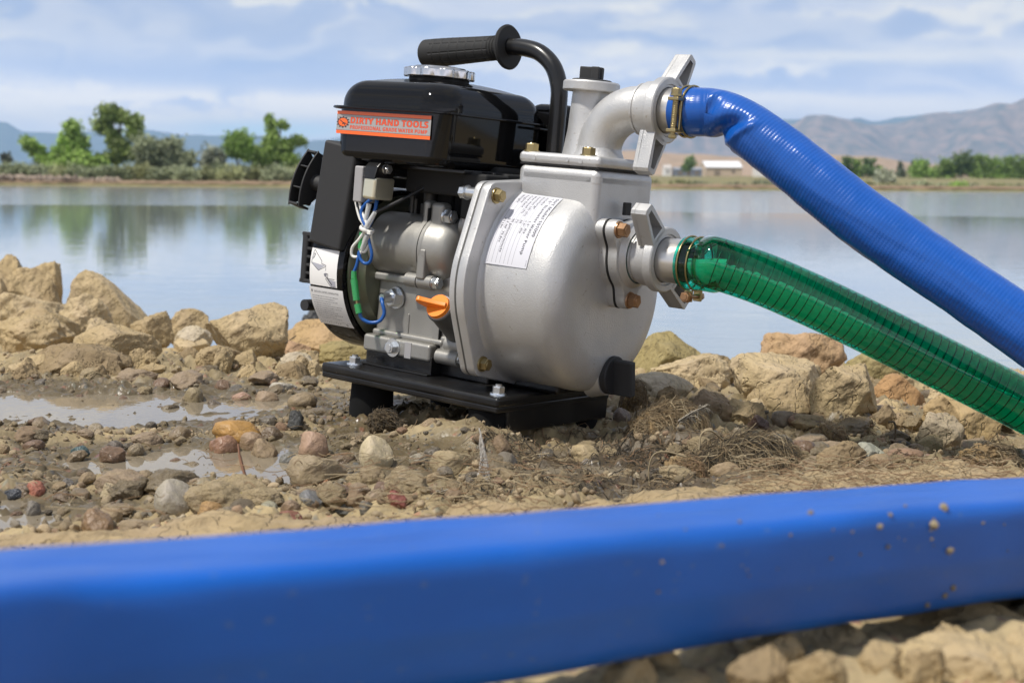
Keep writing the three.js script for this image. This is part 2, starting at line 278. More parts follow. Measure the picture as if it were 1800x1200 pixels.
  m.name = 'ground'; m.receiveShadow = m.castShadow = true; scene.add(m); tag(m, 'wet brown mud bank sloping to the lake', null, null, 'structure');
}
// pools of standing water on the mud
const poolMat = PHY({ color: rgb(0.21, 0.175, 0.125), roughness: 0.02, ior: 1.33, bumpMap: scaled(fineBump, 3), bumpScale: 0.00012 });
const poolLabel = ['long shallow puddle behind the mud ridge at the left', 'muddy puddle in front of the ridge beside the brown cobble', 'small puddle at the lower left edge by the blue hose', 'dark wet pool in front of the pump base', 'little dark pool among the roots', 'water seeping under the pump base'];
pools.forEach((p, i) => {
  const g = new THREE.CircleGeometry(1, 72); g.rotateX(-Math.PI / 2); g.scale(p.rx * 1.45, 1, p.rz * 1.45); T(g, p.x, p.y, p.z);
  tag(mk('puddle', g, poolMat), poolLabel[i], null, null, 'structure');
});
// ---------------------------------------------------------------- lake
{
  const waves = (seed, long) => dataTex(1024, 1024, (u, v) => { const n = tnoise(u * 1 + seed, v, 10, 3), m = tnoise(u + seed + 0.4, v + 0.2, 34, 3); return grey(0.5 + 0.32 * n + 0.12 * m * long); });
  const calmB = waves(0.1, 0.8), ruffB = waves(0.6, 1.4);
  const mat = (b, k, rep, r) => { const t = b.clone(); t.repeat.set(rep[0], rep[1]); t.needsUpdate = true; return PHY({ color: rgb(0.27, 0.315, 0.34), roughness: r, ior: 1.33, bumpMap: t, bumpScale: k }); };
  const edge = (x) => -22 - 2.2 * fbm(x * 0.12, 3, 3) - (x > 2 ? -4 * sst(1, 5, x) : 0);
  const strip = (z0, z1, n) => { const g = new THREE.PlaneGeometry(1, 1, 240, n), p = g.attributes.position, uv = g.attributes.uv; for (let i = 0; i < p.count; i++) { const s = p.getX(i) + 0.5, t = p.getY(i) + 0.5, x = lerp(-140, 140, s) * Math.abs(lerp(-1, 1, s)) , a = z0(x), b = z1(x), z = lerp(a, b, Math.pow(t, 1.5)); p.setXYZ(i, x, WATER, z); uv.setXY(i, x, -z); } g.computeVertexNormals(); return g; };
  const near = strip(() => -2, edge, 24), far = strip((x) => edge(x), () => -150, 24);
  tag(mk('water', near, mat(calmB, 0.0012, [0.28, 0.55], 0.018), scene, true), 'calm lake water reflecting the trees and clouds', null, null, 'structure');
  tag(mk('water', far, mat(ruffB, 0.006, [0.22, 0.45], 0.07), scene, true), 'breeze ruffled lake water along the far shore', null, null, 'structure');
}
// ---------------------------------------------------------------- far shore and hills
function sheet(nx, nz, f) { const g = new THREE.PlaneGeometry(1, 1, nx, nz), p = g.attributes.position; for (let i = 0; i < p.count; i++) p.setXYZ(i, ...f(p.getX(i) + 0.5, p.getY(i) + 0.5)); g.computeVertexNormals(); return g; }
const shoreZ = (x) => 100 + 3.5 * fbm(x * 0.05, 1, 3) + 5 * sst(2, 9, x);
function land(x, d) { const s = d - shoreZ(x), r = sst(-8, 4, x); return WATER + lerp(lerp(-0.9, 0.34, sst(-4, 0.6, s)), 0.5, sst(1, 12, s)) + lerp(0.5, 0.75, r) * sst(6, 60, s) + lerp(0.6, 1.0, r) * sst(60, 220, s) + 0.12 * fbm(x * 0.2, d * 0.2, 3) * sst(0, 2, s) + 2 * sst(400, 1200, d) + 0.02 * s * 0.0; }
{
  const grassTex = dataTex(512, 512, (u, v) => { const a = tnoise(u, v, 7, 5), b = tnoise(u + 0.4, v + 0.3, 30, 3); const t = clamp(0.5 + 0.5 * a), l = 0.85 + 0.3 * b; return [srgb(clamp(lerp(0.30, 0.155, t) * l)), srgb(clamp(lerp(0.23, 0.165, t) * l)), srgb(clamp(lerp(0.105, 0.065, t) * l))]; }, true);
  const g = sheet(220, 150, (u, v) => { const d = 94 + 1100 * Math.pow(1 - v, 3.0), x = (u - 0.5) * 2 * (70 + d * 0.6) * 1.0; return [x, land(x, d), -d]; });
  const uv = g.attributes.uv, p = g.attributes.position; for (let i = 0; i < p.count; i++) uv.setXY(i, p.getX(i) / 9, p.getZ(i) / 9);
  tag(mk('far_shore', g, STD({ map: grassTex, roughness: 0.95 }), scene, true), 'grassy far bank of the lake with a dry yellow field', null, null, 'structure');
  const bank = sheet(300, 6, (u, v) => { const x = lerp(-60, 70, u), s = lerp(0.9, -0.5, v), d = shoreZ(x) + s; return [x, land(x, d) + 0.05 + 0.06 * N2(x * 1.3, s), -d]; });
  tag(mk('shoreline', bank, STD({ color: rgb(0.24, 0.165, 0.10), roughness: 0.95, bumpMap: scaled(rockBump, 0.7), bumpScale: 0.05 })), 'bare brown strip of earth at the far waterline', null, null, 'structure');
}
// ridges: profile in photo pixels at a distance; foot, crest and gullies as real relief
function ridge(name, label, D, depth, pts, col, rough, seed, foot = 330) {
  const nx = 420, nz = 60, P = pts, hp = (px) => { for (let i = 1; i < P.length; i++) if (px < P[i][0]) { const t = (px - P[i - 1][0]) / (P[i][0] - P[i - 1][0]); return lerp(P[i - 1][1], P[i][1], t * t * (3 - 2 * t)); } return P[P.length - 1][1]; };
  const g = sheet(nx, nz, (u, v) => {
    const px = lerp(P[0][0], P[P.length - 1][0], u), X = (px - 900) / 2500 * D, t = 1 - v;      // t: 0 front foot, 1 back
    const crest = EYE + (322 + (px - 900) / 150 - hp(px)) / 2500 * D;
    const prof = t < 0.62 ? Math.pow(sst(0, 0.62, t), 0.8) : 1 - 0.5 * sst(0.62, 1, t);
    const z = D + (t - 0.62) * depth, q = D / 900, n = fbm(X / (150 * q) + seed, z / (150 * q), 5), r1 = 1 - Math.abs(fbm(X / (230 * q) + seed * 2, z / (500 * q), 4)) * 2;
    const y = -2 + (crest + 2) * prof + crest * rough * (0.35 * n + 0.4 * (r1 - 0.5)) * (t < 0.62 ? prof * (1.15 - prof) * 1.6 + 0.12 : 0.2);
    return [X * (z / D), y, -z];
  });
  const cg = norm(g), c = new Float32Array(cg.attributes.position.count * 3), p = cg.attributes.position;
  for (let i = 0; i < p.count; i++) { const x = p.getX(i), z = p.getZ(i), n = clamp(0.5 + 0.9 * fbm(x / D * 60 + seed, z / D * 60, 4)), a = col[0], b = col[1]; for (let k = 0; k < 3; k++) c[i * 3 + k] = lerp(a[k], b[k], n); }
  cg.setAttribute('color', new THREE.BufferAttribute(c, 3));
  const m = new THREE.Mesh(cg, STD({ color: 0xffffff, vertexColors: true, roughness: 1 })); m.name = name; scene.add(m); tag(m, label, null, null, 'structure');
}
ridge('foothills', 'low dry tan foothills behind the farm on the right', 1200, 400, [[-700, 300], [0, 302], [300, 300], [600, 292], [900, 285], [1000, 276], [1100, 268], [1200, 272], [1300, 278], [1420, 272], [1500, 276], [1620, 288], [1800, 292], [2600, 280]], [[0.40, 0.27, 0.17], [0.30, 0.21, 0.12]], 0.5, 3.1);
ridge('mountains', 'brown mountain slopes rising to a peak at the right', 3900, 1500, [[300, 318], [800, 300], [960, 268], [1060, 245], [1130, 232], [1200, 226], [1300, 234], [1370, 236], [1430, 222], [1500, 226], [1560, 219], [1620, 206], [1660, 204], [1700, 196], [1745, 184], [1780, 186], [1840, 190], [2000, 200], [2500, 240]], [[0.34, 0.24, 0.19], [0.11, 0.115, 0.105]], 1.35, 7.7);
ridge('mountains', 'blue forested range seen faintly behind the hills', 6200, 1800, [[-900, 250], [-300, 200], [-80, 196], [-20, 208], [10, 214], [50, 234], [110, 236], [200, 230], [260, 232], [330, 238], [420, 240], [540, 246], [700, 240], [900, 236], [1060, 226], [1200, 214], [1300, 212], [1400, 215], [1470, 213], [1500, 206], [1525, 214], [1580, 208], [1660, 203], [1900, 210], [2600, 230]], [[0.10, 0.12, 0.10], [0.14, 0.15, 0.12]], 0.6, 1.9);
// ---------------------------------------------------------------- trees and shrubs across the lake
const leafMat = PHY({ color: 0xffffff, vertexColors: true, roughness: 0.8, transmission: 0.3, thickness: 0, side: THREE.DoubleSide });
const barkMat = STD({ color: rgb(0.15, 0.12, 0.09), roughness: 0.9 });
function leaves(lobes, n, size, tone, R) {
  const pos = [], col = [], tot = lobes.reduce((s, l) => s + l[3] * l[4], 0);
  for (const [x, y, z, rx, ry] of lobes) {
    const cnt = Math.round(n * rx * ry / tot), clumps = [];
    for (let k = 0; k < 16; k++) { const a = R() * 6.283, b = Math.acos(2 * R() - 1), r = 0.45 + 0.6 * R(); clumps.push([Math.sin(b) * Math.cos(a) * r, Math.cos(b) * r, Math.sin(b) * Math.sin(a) * r, 0.25 + 0.3 * R(), 0.7 + 0.6 * R()]); }
    for (let i = 0; i < cnt; i++) {
      const q = clumps[(R() * clumps.length) | 0], g = () => (R() + R() + R() - 1.5) * 0.8 * q[3] * 2;
      const cx = x + rx * (q[0] * 0.75 + g()), cy = y + ry * (q[1] * 0.75 + g()), cz = z + rx * (q[2] * 0.75 + g());
      const s = size * (0.6 + 0.9 * R()), u = V(R() - 0.5, R() - 0.5, R() - 0.5).normalize(), w = V(R() - 0.5, R() - 0.5, R() - 0.5).cross(u).normalize();
      const A = V(cx, cy, cz), p1 = A.clone().addScaledVector(u, s), p2 = A.clone().addScaledVector(w, s * 0.55), p3 = A.clone().addScaledVector(u, -s), p4 = A.clone().addScaledVector(w, -s * 0.55);
      for (const p of [p1, p2, p3, p1, p3, p4]) pos.push(p.x, p.y, p.z);
      const l = 2.9 * q[4] * (0.75 + 0.5 * R()); for (let k = 0; k < 6; k++) col.push(tone[0] * l, tone[1] * l, tone[2] * l);
    }
  }
  const g = new THREE.BufferGeometry(); g.setAttribute('position', new THREE.Float32BufferAttribute(pos, 3)); g.setAttribute('color', new THREE.Float32BufferAttribute(col, 3)); g.computeVertexNormals(); return g;
}
const GREEN = [0.075, 0.115, 0.022], DEEP = [0.045, 0.072, 0.020], SAGE = [0.105, 0.115, 0.066], BRIGHT = [0.10, 0.155, 0.030], OLIVE = [0.085, 0.088, 0.038], SILVER = [0.17, 0.18, 0.13];
// lobes in photo pixels [x, y, rx, ry]; the tree stands at a distance d
function plant(name, label, cat, d, px, baseY, lobes, tone, n, seed, group, size = 0.16, trunk = true) {
  const R = rng(seed), k = d / 2500, o = new THREE.Group(), foot = at(px, baseY, d), gy = land(foot.x, -foot.z);
  o.name = numbered(name); o.position.set(foot.x, Math.min(foot.y, gy), foot.z); scene.add(o); tag(o, label, cat, group);
  const L = lobes.map(([x, y, rx, ry]) => [(x - px) * k, at(x, y, d).y - o.position.y, (R() - 0.5) * rx * k, rx * k, ry * k]);
  const crown = new THREE.Mesh(leaves(L, n, size * (d / 100), tone, R), leafMat); crown.name = trunk ? 'crown' : 'foliage'; crown.castShadow = true; o.add(crown);
  const tall = Math.max(...L.map((l) => l[1])), tr = (trunk ? 0.035 : 0.012) * tall + 0.02, parts = [];
  const fork = V(0, tall * (trunk ? 0.33 : 0.15), 0); parts.push(cylBetween(V(0, -0.3, 0), fork, tr, tr * 0.75, 9));
  for (const l of L) { const e = V(l[0], l[1] + l[4] * 0.2, l[2]), mid = fork.clone().lerp(e, 0.5).add(V(0, tall * 0.05, 0)); parts.push(norm(new THREE.TubeGeometry(new THREE.CatmullRomCurve3([fork.clone().add(V(0, -0.1 * tall, 0)), mid, e]), 8, tr * 0.38, 6))); }
  mk(trunk ? 'trunk' : 'stem', parts, barkMat, o);
  return o;
}
plant('cottonwood_tree', 'tallest dark green cottonwood on the far left shore', 'tree', 108, 205, 300, [[196, 200, 19, 16], [176, 222, 17, 13], [216, 208, 13, 12], [239, 216, 14, 14], [240, 236, 14, 14], [200, 240, 14, 15], [212, 258, 22, 13], [232, 270, 18, 12], [198, 276, 26, 12]], [0.085, 0.11, 0.026], 8320, 1, null, 0.15);
plant('cottonwood_tree', 'broad bright green tree left of the tallest cottonwood', 'tree', 106, 130, 302, [[128, 226, 15, 12], [116, 246, 16, 12], [140, 250, 15, 12], [108, 268, 18, 13], [138, 272, 22, 13], [128, 288, 36, 10], [170, 284, 20, 9]], [0.11, 0.16, 0.032], 7040, 2, null, 0.15);
plant('cottonwood_tree', 'small light green tree farthest left on the shore', 'tree', 106, 62, 300, [[50, 252, 12, 11], [62, 266, 14, 10], [74, 277, 12, 8], [86, 283, 14, 6]], [0.11, 0.155, 0.034], 3040, 3, null, 0.14);
plant('olive_tree', 'grey green rounded tree right of the tallest cottonwood', 'tree', 104, 290, 306, [[262, 262, 24, 22], [300, 266, 26, 20], [320, 282, 24, 18], [272, 284, 32, 20]], SAGE, 6720, 4, null, 0.14);
plant('olive_tree', 'thin pale grey green tree between the two tree groups', 'tree', 104, 372, 306, [[368, 270, 15, 16], [384, 280, 14, 16], [360, 286, 12, 14]], SILVER.map((v) => v * 0.62), 1500, 5, null, 0.13);
plant('cottonwood_tree', 'round green tree leaning beside the pump at the left', 'tree', 104, 418, 306, [[418, 250, 21, 19], [410, 264, 16, 10], [432, 268, 14, 10]], GREEN, 3040, 6, null, 0.14);
plant('cottonwood_tree', 'tall spindly cottonwood next to the starter grip', 'tree', 105, 482, 308, [[474, 214, 8, 12], [478, 232, 10, 12], [498, 220, 11, 7], [480, 252, 14, 14], [502, 254, 13, 10], [524, 246, 14, 9], [470, 274, 18, 14], [498, 272, 18, 13], [514, 286, 20, 12]], [0.085, 0.12, 0.024], 7360, 7, null, 0.14);
plant('cottonwood_tree', 'low spreading green tree between the leaning tree and the spindly one', 'tree', 107, 452, 308, [[448, 262, 14, 8], [440, 278, 18, 10], [458, 290, 20, 10]], [0.09, 0.125, 0.035], 1500, 17, null, 0.13);
plant('juniper_bush', 'tiny dark round bush at the left edge of the far shore', 'bush', 108, 8, 292, [[8, 277, 9, 9]], [0.03, 0.035, 0.025], 500, 8, null, 0.10, false);
{
  const R = rng(40);
  for (let i = 0; i < 22; i++) { const px = 2 + i * 25 + R() * 10, h = 25 + 9 * R(), b = 317 + px / 180, tone = [SAGE, OLIVE, SAGE, [0.085, 0.095, 0.05], [0.12, 0.125, 0.06]][(R() * 5) | 0];
    plant('willow_shrub', 'low grey green willow shrub in the row along the far left bank', 'shrub', 101.5 + R() * 2, px, b, [[px, b - h * 0.55, 17, h * 0.42], [px + 10, b - h * 0.45, 15, h * 0.42], [px - 10, b - h * 0.42, 14, h * 0.38]], tone.map((v) => v * 1.15), 900, 60 + i, 'willow shrubs along the far left bank', 0.11, false); }
  for (let i = 0; i < 15; i++) { const px = 1130 + i * 47 + R() * 22, h = 7 + 5 * R(), b = 330 + (px - 1130) / 200, tone = [SAGE, OLIVE, [0.075, 0.08, 0.045]][(R() * 3) | 0];
    plant('sagebrush', 'low dark sage bush in the strip above the far right waterline', 'shrub', 108 + R() * 3, px, b, [[px, b - h * 0.7, 20, h * 0.6], [px + 16, b - h * 0.5, 14, h * 0.45]], tone, 420, 160 + i, 'sage bushes along the far right bank', 0.11, false); }
}
plant('willow_shrub', 'bright green rounded shrub on the far right waterline', 'shrub', 106, 1690, 338, [[1688, 327, 15, 9], [1672, 331, 10, 6]], BRIGHT, 600, 201, null, 0.10, false);
plant('olive_tree', 'pale silver green bush beyond the blue hose', 'tree', 130, 1556, 326, [[1556, 308, 16, 14], [1548, 314, 14, 9], [1566, 316, 12, 8]], SILVER.map((v) => v * 0.8), 900, 202, null, 0.12);
plant('field_tree', 'lone dark tree beside the long low shed', 'tree', 250, 1211, 306, [[1211, 285, 10, 8], [1208, 294, 9, 7]], DEEP, 800, 203, null, 0.10);
[[1489, 277, 13, 'darkest'], [1507, 282, 10, 'narrow'], [1526, 280, 14, 'wide'], [1545, 292, 9, 'low']].forEach(([x, y, w, q], i) => plant('field_tree', q + ' green tree in the small clump just right of the blue hose', 'tree', 230, x, 310, [[x, y + 6, w * 0.8, 9], [x - 3, y + 17, w, 10], [x + 4, y + 22, w, 8]], [DEEP, GREEN][i % 2], 900, 210 + i, null, 0.10));
[[1583, 296, 8], [1605, 290, 7]].forEach(([x, y, w], i) => plant('spruce_tree', ['small pointed dark spruce behind the silver bush', 'taller pointed dark spruce left of the leafy row'][i], 'tree', 230, x, 314, [[x, y - 2, w * 0.5, 9], [x, y + 9, w, 9]], [0.04, 0.052, 0.03], 600, 220 + i, null, 0.09));
[[1622, 278, 22, 'first and leftmost'], [1660, 280, 20, 'second'], [1690, 266, 24, 'tallest'], [1722, 272, 24, 'fourth'], [1752, 276, 22, 'fifth'], [1784, 274, 24, 'sixth'], [1815, 270, 26, 'rightmost']].forEach(([x, y, w, q], i) => plant('field_tree', q + ' of the bushy green trees in the row at the right', 'tree', 215, x, 318, [[x, y + 10, w * 0.75, 11], [x - w * 0.4, y + 24, w * 0.7, 12], [x + w * 0.4, y + 26, w * 0.7, 12], [x, y + 34, w, 9]], [BRIGHT, GREEN, DEEP, GREEN, BRIGHT, GREEN, GREEN][i].map((v) => v * 0.85), 1700, 230 + i, null, 0.10));
// ---------------------------------------------------------------- farm buildings on the right
function building(name, label, d, x0, x1, yBase, yEave, yRidge, len, wallC, roofC, doors) {
  const a = at(x0, yBase, d), b = at(x1, yBase, d), w = b.x - a.x, k = d / 2500, H = (yBase - yEave) * k, Rg = (yBase - yRidge) * k, o = new THREE.Group();
  o.name = numbered(name); o.position.set((a.x + b.x) / 2, Math.min(a.y, land((a.x + b.x) / 2, d)), a.z); scene.add(o); tag(o, label, 'building');
  const y0 = a.y - o.position.y, wm = STD({ color: rgb(...wallC), roughness: 0.8 }), rm = STD({ color: rgb(...roofC), roughness: 0.5 });
  const gs = new THREE.Shape([[-len / 2, -0.5], [len / 2, -0.5], [len / 2, y0 + H], [0, y0 + Rg], [-len / 2, y0 + H]].map((p) => new THREE.Vector2(...p)));
  const g = new THREE.ExtrudeGeometry(gs, { depth: w, bevelEnabled: false }); g.rotateY(Math.PI / 2); T(g, -w / 2, 0, 0); mk('wall', g, wm, o);
  const sl = Math.hypot(len / 2, Rg - H), an = Math.atan2(Rg - H, len / 2);
  for (const s of [-1, 1]) { const r = rbox(w * 1.03, 0.12, sl * 1.08, 0.02); r.rotateX(s * an); T(r, 0, y0 + (H + Rg) / 2 + 0.10, s * len / 4); mk('roof', r, rm, o); }
  for (const [u, dw, dh, dark] of doors) mk(dark ? 'door' : 'window', box3(u * w - dw / 2, u * w + dw / 2, dark ? y0 : y0 + H * 0.35, dark ? y0 + dh : y0 + H * 0.35 + dh, len / 2, len / 2 + 0.08, 0.01), STD({ color: dark ? rgb(0.25, 0.2, 0.15) : rgb(0.06, 0.07, 0.09), roughness: 0.3 }), o);
}
building('barn', 'large tan barn with a white metal roof', 260, 1236, 1298, 307, 295, 285, 9, [0.52, 0.41, 0.30], [0.8, 0.8, 0.8], [[-0.2, 1, 0.85, true], [0.25, 0.5, 0.3, false]]);
building('shed', 'long low grey shed left of the tan barn', 255, 1184, 1232, 306, 299, 296, 4, [0.20, 0.22, 0.26], [0.28, 0.31, 0.36], [[-0.3, 0.7, 0.5, true], [0, 0.7, 0.5, true], [0.3, 0.7, 0.5, true]]);
building('farmhouse', 'tiny white gabled farmhouse left of the sheds', 255, 1166, 1179, 306, 297, 291, 3, [0.72, 0.70, 0.68], [0.5, 0.46, 0.42], [[0, 0.3, 0.3, false]]);
building('farmhouse', 'small white house glimpsed under the blue hose', 258, 1326, 1350, 308, 298, 292, 4, [0.74, 0.72, 0.7], [0.55, 0.52, 0.5], [[0.1, 0.4, 0.35, false]]);

{ // loose stones heaped along the far left waterline
  const R = rng(71), g = norm(new THREE.IcosahedronGeometry(1, 1)), N = 700, im = new THREE.InstancedMesh(g, STD({ color: 0xffffff, roughness: 0.9 }), N), q = new THREE.Object3D(), c = new THREE.Color();
  for (let i = 0; i < N; i++) { const px = -40 + 250 * R() ** 1.2, x = (px - 900) / 2500 * 101, s0 = shoreZ(x) + 2.2 * R(), z = -s0, s = 0.06 + 0.14 * R() ** 2; q.position.set(x, land(x, s0) + s * 0.5 + 0.22 * R() * (1 - px / 260), z); q.scale.set(s * 1.3, s, s); q.rotation.set(R() * 6, R() * 6, R() * 6); q.updateMatrix(); im.setMatrixAt(i, q.matrix); const l = 0.6 + 0.6 * R(); c.setRGB(0.32 * l, 0.25 * l, 0.19 * l); im.setColorAt(i, c); }
  im.name = 'riprap'; scene.add(im); tag(im, 'loose brown stones heaped along the far left waterline', null, null, 'stuff');
}
// ---------------------------------------------------------------- the water pump
// local axes: x along the shaft towards the suction hose, y up, z towards the camera side
const pump = new THREE.Group(); pump.name = numbered('water_pump'); scene.add(pump);
pump.rotation.set(0.5 * Math.PI / 180, -37 * Math.PI / 180, -4.5 * Math.PI / 180, 'ZXY'); pump.position.set(0.009, 0, -1.40); pump.updateMatrixWorld();
tag(pump, 'portable petrol water pump with silver pump housing and black fuel tank', 'water pump');
const P = (name, geos, mat, parent = pump, keep = false) => mk(name, geos, mat, parent, keep);
const loc = (x, y, z) => V(x, y, z).applyMatrix4(pump.matrixWorld);
// base tray, feet
{
  const plate = P('base_plate', [box3(-0.184, 0.044, 0.0375, 0.0475, -0.092, 0.100, 0.0035), box3(-0.183, 0.043, 0.0325, 0.039, -0.091, 0.099, 0.002), box3(0.032, 0.0425, 0.012, 0.036, -0.090, 0.080, 0.002)], M.blackPaint);
  for (const [x, z] of [[-0.1589, 0.0771], [0.030, 0.0822], [-0.1589, -0.07], [0.030, -0.07]]) P('nut', [boltGeo([x, 0.0475, z], [0, 1, 0], 0.0105, 0.0068, 1.45, 0.003)], M.zinc, plate);
  for (const [x, z] of [[-0.142, 0.066], [0.018, 0.074], [-0.142, -0.062], [0.020, -0.068]]) P('rubber_foot', latheY([[-0.012, 0], [-0.012, 0.0205], [0.002, 0.0225], [0.028, 0.0215], [0.036, 0.020], [0.036, 0]], x, z, 36), M.foot);
  P('mounting_bracket', [box3(-0.164, -0.072, 0.0475, 0.0615, -0.05, 0.056, 0.002), box3(-0.072, -0.012, 0.0475, 0.070, -0.05, 0.045, 0.002), box3(-0.074, -0.0715, 0.0475, 0.066, 0.03, 0.0605, 0.0008), box3(-0.164, -0.072, 0.0475, 0.0492, 0.05, 0.066, 0.0008)], M.blackPaint);
  P('mounting_bracket', [box3(0.0, 0.062, 0.0475, 0.064, -0.035, 0.03, 0.004)], M.blackPaint);
}
// crankcase
{
  const cy = 0.1705, cz = 0.0315;
  const body = P('crankcase', [box3(-0.162, -0.064, 0.075, 0.150, -0.055, 0.048, 0.006), box3(-0.160, -0.066, 0.0775, 0.084, -0.05, 0.054, 0.003), box3(-0.1175, -0.1150, 0.08, 0.104, 0.044, 0.0492, 0.0012), box3(-0.082, -0.0725, 0.082, 0.101, 0.044, 0.0515, 0.0015), latheX([[-0.168, 0], [-0.168, 0.030], [-0.164, 0.0335], [-0.102, 0.0335], [-0.102, 0]], cy, cz, 64), box3(-0.162, -0.094, 0.1335, 0.142, 0.0, 0.055, 0.003)], M.castRaw);
  P('seam', [box3(-0.0727, -0.0718, 0.0655, 0.103, -0.05, 0.0522, 0.0003), latheX([[-0.0968, 0.0], [-0.0968, 0.0352], [-0.0960, 0.0352], [-0.0960, 0]], cy, cz, 64), T(rbox(0.001, 0.024, 0.0155, 0.0004), -0.0964, 0.2, 0.0468)], M.dark, body);
  const foot = P('engine_foot', [box3(-0.1635, -0.0735, 0.061, 0.0785, -0.055, 0.0625, 0.0035), box3(-0.071, -0.055, 0.061, 0.088, -0.055, 0.052, 0.003)], M.castRaw, pump);
  P('mark', [box3(-0.106, -0.0975, 0.0612, 0.0772, 0.061, 0.0629, 0.0002)], M.grey, foot);
  P('bolt', [boltGeo([-0.1216, 0.0692, 0.0623], [0, 0, 1], 0.0105, 0.006, 1.75)], M.zinc, foot);
  // gear side cover beside the pump
  const cov = P('side_cover', [latheX([[-0.102, 0], [-0.102, 0.036], [-0.0968, 0.036]], cy, cz, 64), latheX([[-0.0958, 0.036], [-0.092, 0.036], [-0.090, 0.0345], [-0.078, 0.0335], [-0.069, 0.030], [-0.064, 0.024], [-0.062, 0.016], [-0.0615, 0]], cy, cz, 64, false),
    box3(-0.098, -0.066, 0.100, 0.166, -0.05, 0.046, 0.006),
    box3(-0.1055, -0.0972, 0.189, 0.2195, 0.036, 0.053, 0.0055), box3(-0.0958, -0.079, 0.189, 0.2185, 0.036, 0.053, 0.005),
    cylBetween(V(-0.112, 0.1395, 0.0585), V(-0.0972, 0.1395, 0.0585), 0.0072), cylBetween(V(-0.0958, 0.1395, 0.0585), V(-0.078, 0.1395, 0.0585), 0.0072),
    box3(-0.0955, -0.0855, 0.142, 0.172, 0.055, 0.0672, 0.002), cylBetween(V(-0.064, 0.080, 0.045), V(-0.02, 0.080, 0.045), 0.009), cylBetween(V(-0.070, 0.068, 0.052), V(-0.043, 0.068, 0.052), 0.0075), cylBetween(V(-0.065, 0.197, 0.030), V(-0.02, 0.197, 0.030), 0.014), box3(-0.066, -0.058, 0.190, 0.238, 0.01, 0.035, 0.003)], M.castRaw);
  P('bolt', [boltGeo([-0.079, 0.2055, 0.0455], [1, 0, 0.12], 0.0125, 0.008, 1.2)], M.zinc, cov);
  P('bolt', [boltGeo([-0.078, 0.1395, 0.0585], [1, 0, 0.1], 0.0105, 0.0065, 1.15)], M.zinc, cov);
  P('bolt', [boltGeo([-0.043, 0.068, 0.052], [1, 0, 0], 0.0085, 0.006, 1.15)], M.zinc, cov);
  P('bracket_eye', [extX([[0.028, 0.20], [0.046, 0.20], [0.046, 0.216], [0.037, 0.222], [0.028, 0.216]], -0.060, -0.055, 0.0008, [[...Array(20).keys()].map((i) => [0.037 + 0.004 * Math.cos(i * 0.314), 0.2105 + 0.004 * Math.sin(i * 0.314)])])], M.grey, cov);
  // oil level switch with its nut
  const nut = P('oil_switch', [boltGeo([-0.1345, 0.1180, 0.0485], [-0.1, 0, 1], 0.0165, 0.0085, 1.35), orient(new THREE.CylinderGeometry(0.0052, 0.0052, 0.012, 20, 1, true), [-0.1355, 0.1180, 0.0635], [-0.1, 0, 1]), orient(new THREE.CylinderGeometry(0.0040, 0.0040, 0.0115, 20), [-0.1355, 0.1180, 0.0633], [-0.1, 0, 1])], M.zinc);
  // oil filler and orange dipstick cap
  const dir = V(0.02, 0.52, 0.86).normalize(), c = V(-0.0515, 0.1195, 0.080), b = c.clone().addScaledVector(dir, -0.042);
  P('oil_filler', [cylBetween(b, c.clone().addScaledVector(dir, -0.0042), 0.0165, 0.0135, 32), cylBetween(c.clone().addScaledVector(dir, -0.0048), c.clone().addScaledVector(dir, -0.0024), 0.0142, 0.0142, 32)], M.castDark);
  P('seal_ring', [cylBetween(c.clone().addScaledVector(dir, -0.0024), c.clone().addScaledVector(dir, -0.0006), 0.0132, 0.0132, 32)], M.grey);
  const cap = [cylBetween(c.clone().addScaledVector(dir, -0.0006), c.clone().addScaledVector(dir, 0.0035), 0.0124, 0.0120, 40)];
  const q = new THREE.Quaternion().setFromUnitVectors(V(0, 1, 0), dir);
  const fs = new THREE.Shape(); fs.moveTo(-0.0135, 0); fs.quadraticCurveTo(-0.021, 0.010, -0.0195, 0.0155); fs.quadraticCurveTo(-0.0175, 0.0185, -0.014, 0.0155); fs.quadraticCurveTo(0, 0.008, 0.0125, 0.0035); fs.lineTo(0.0125, 0); fs.closePath();
  const fin = new THREE.ExtrudeGeometry(fs, { depth: 0.0034, bevelEnabled: true, bevelSize: 0.0010, bevelThickness: 0.0010, bevelSegments: 3 }); fin.scale(0.82, 0.85, 0.9); fin.translate(0, 0.003, -0.0015); fin.rotateY(0.15); fin.applyQuaternion(q); cap.push(creased(T(fin, c.x, c.y, c.z), 0.8));
  P('oil_cap', cap, M.orange);
  // cylinder and carburettor, coloured dark for the shade under the tank, and linkage
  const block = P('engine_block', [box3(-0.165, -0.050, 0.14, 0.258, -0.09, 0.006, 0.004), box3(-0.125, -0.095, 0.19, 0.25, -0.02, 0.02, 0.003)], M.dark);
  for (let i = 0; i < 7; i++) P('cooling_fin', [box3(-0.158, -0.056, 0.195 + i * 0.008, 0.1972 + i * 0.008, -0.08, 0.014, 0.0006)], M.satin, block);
  P('carburettor', [cylBetween(V(-0.119, 0.198, 0.026), V(-0.119, 0.215, 0.026), 0.009), cylBetween(V(-0.119, 0.215, 0.026), V(-0.119, 0.236, 0.026), 0.0065), cylBetween(V(-0.139, 0.199, 0.030), V(-0.139, 0.222, 0.030), 0.0022, 0.0022, 12), cylBetween(V(-0.134, 0.199, 0.030), V(-0.134, 0.219, 0.030), 0.0016, 0.0016, 12)], M.castDark);
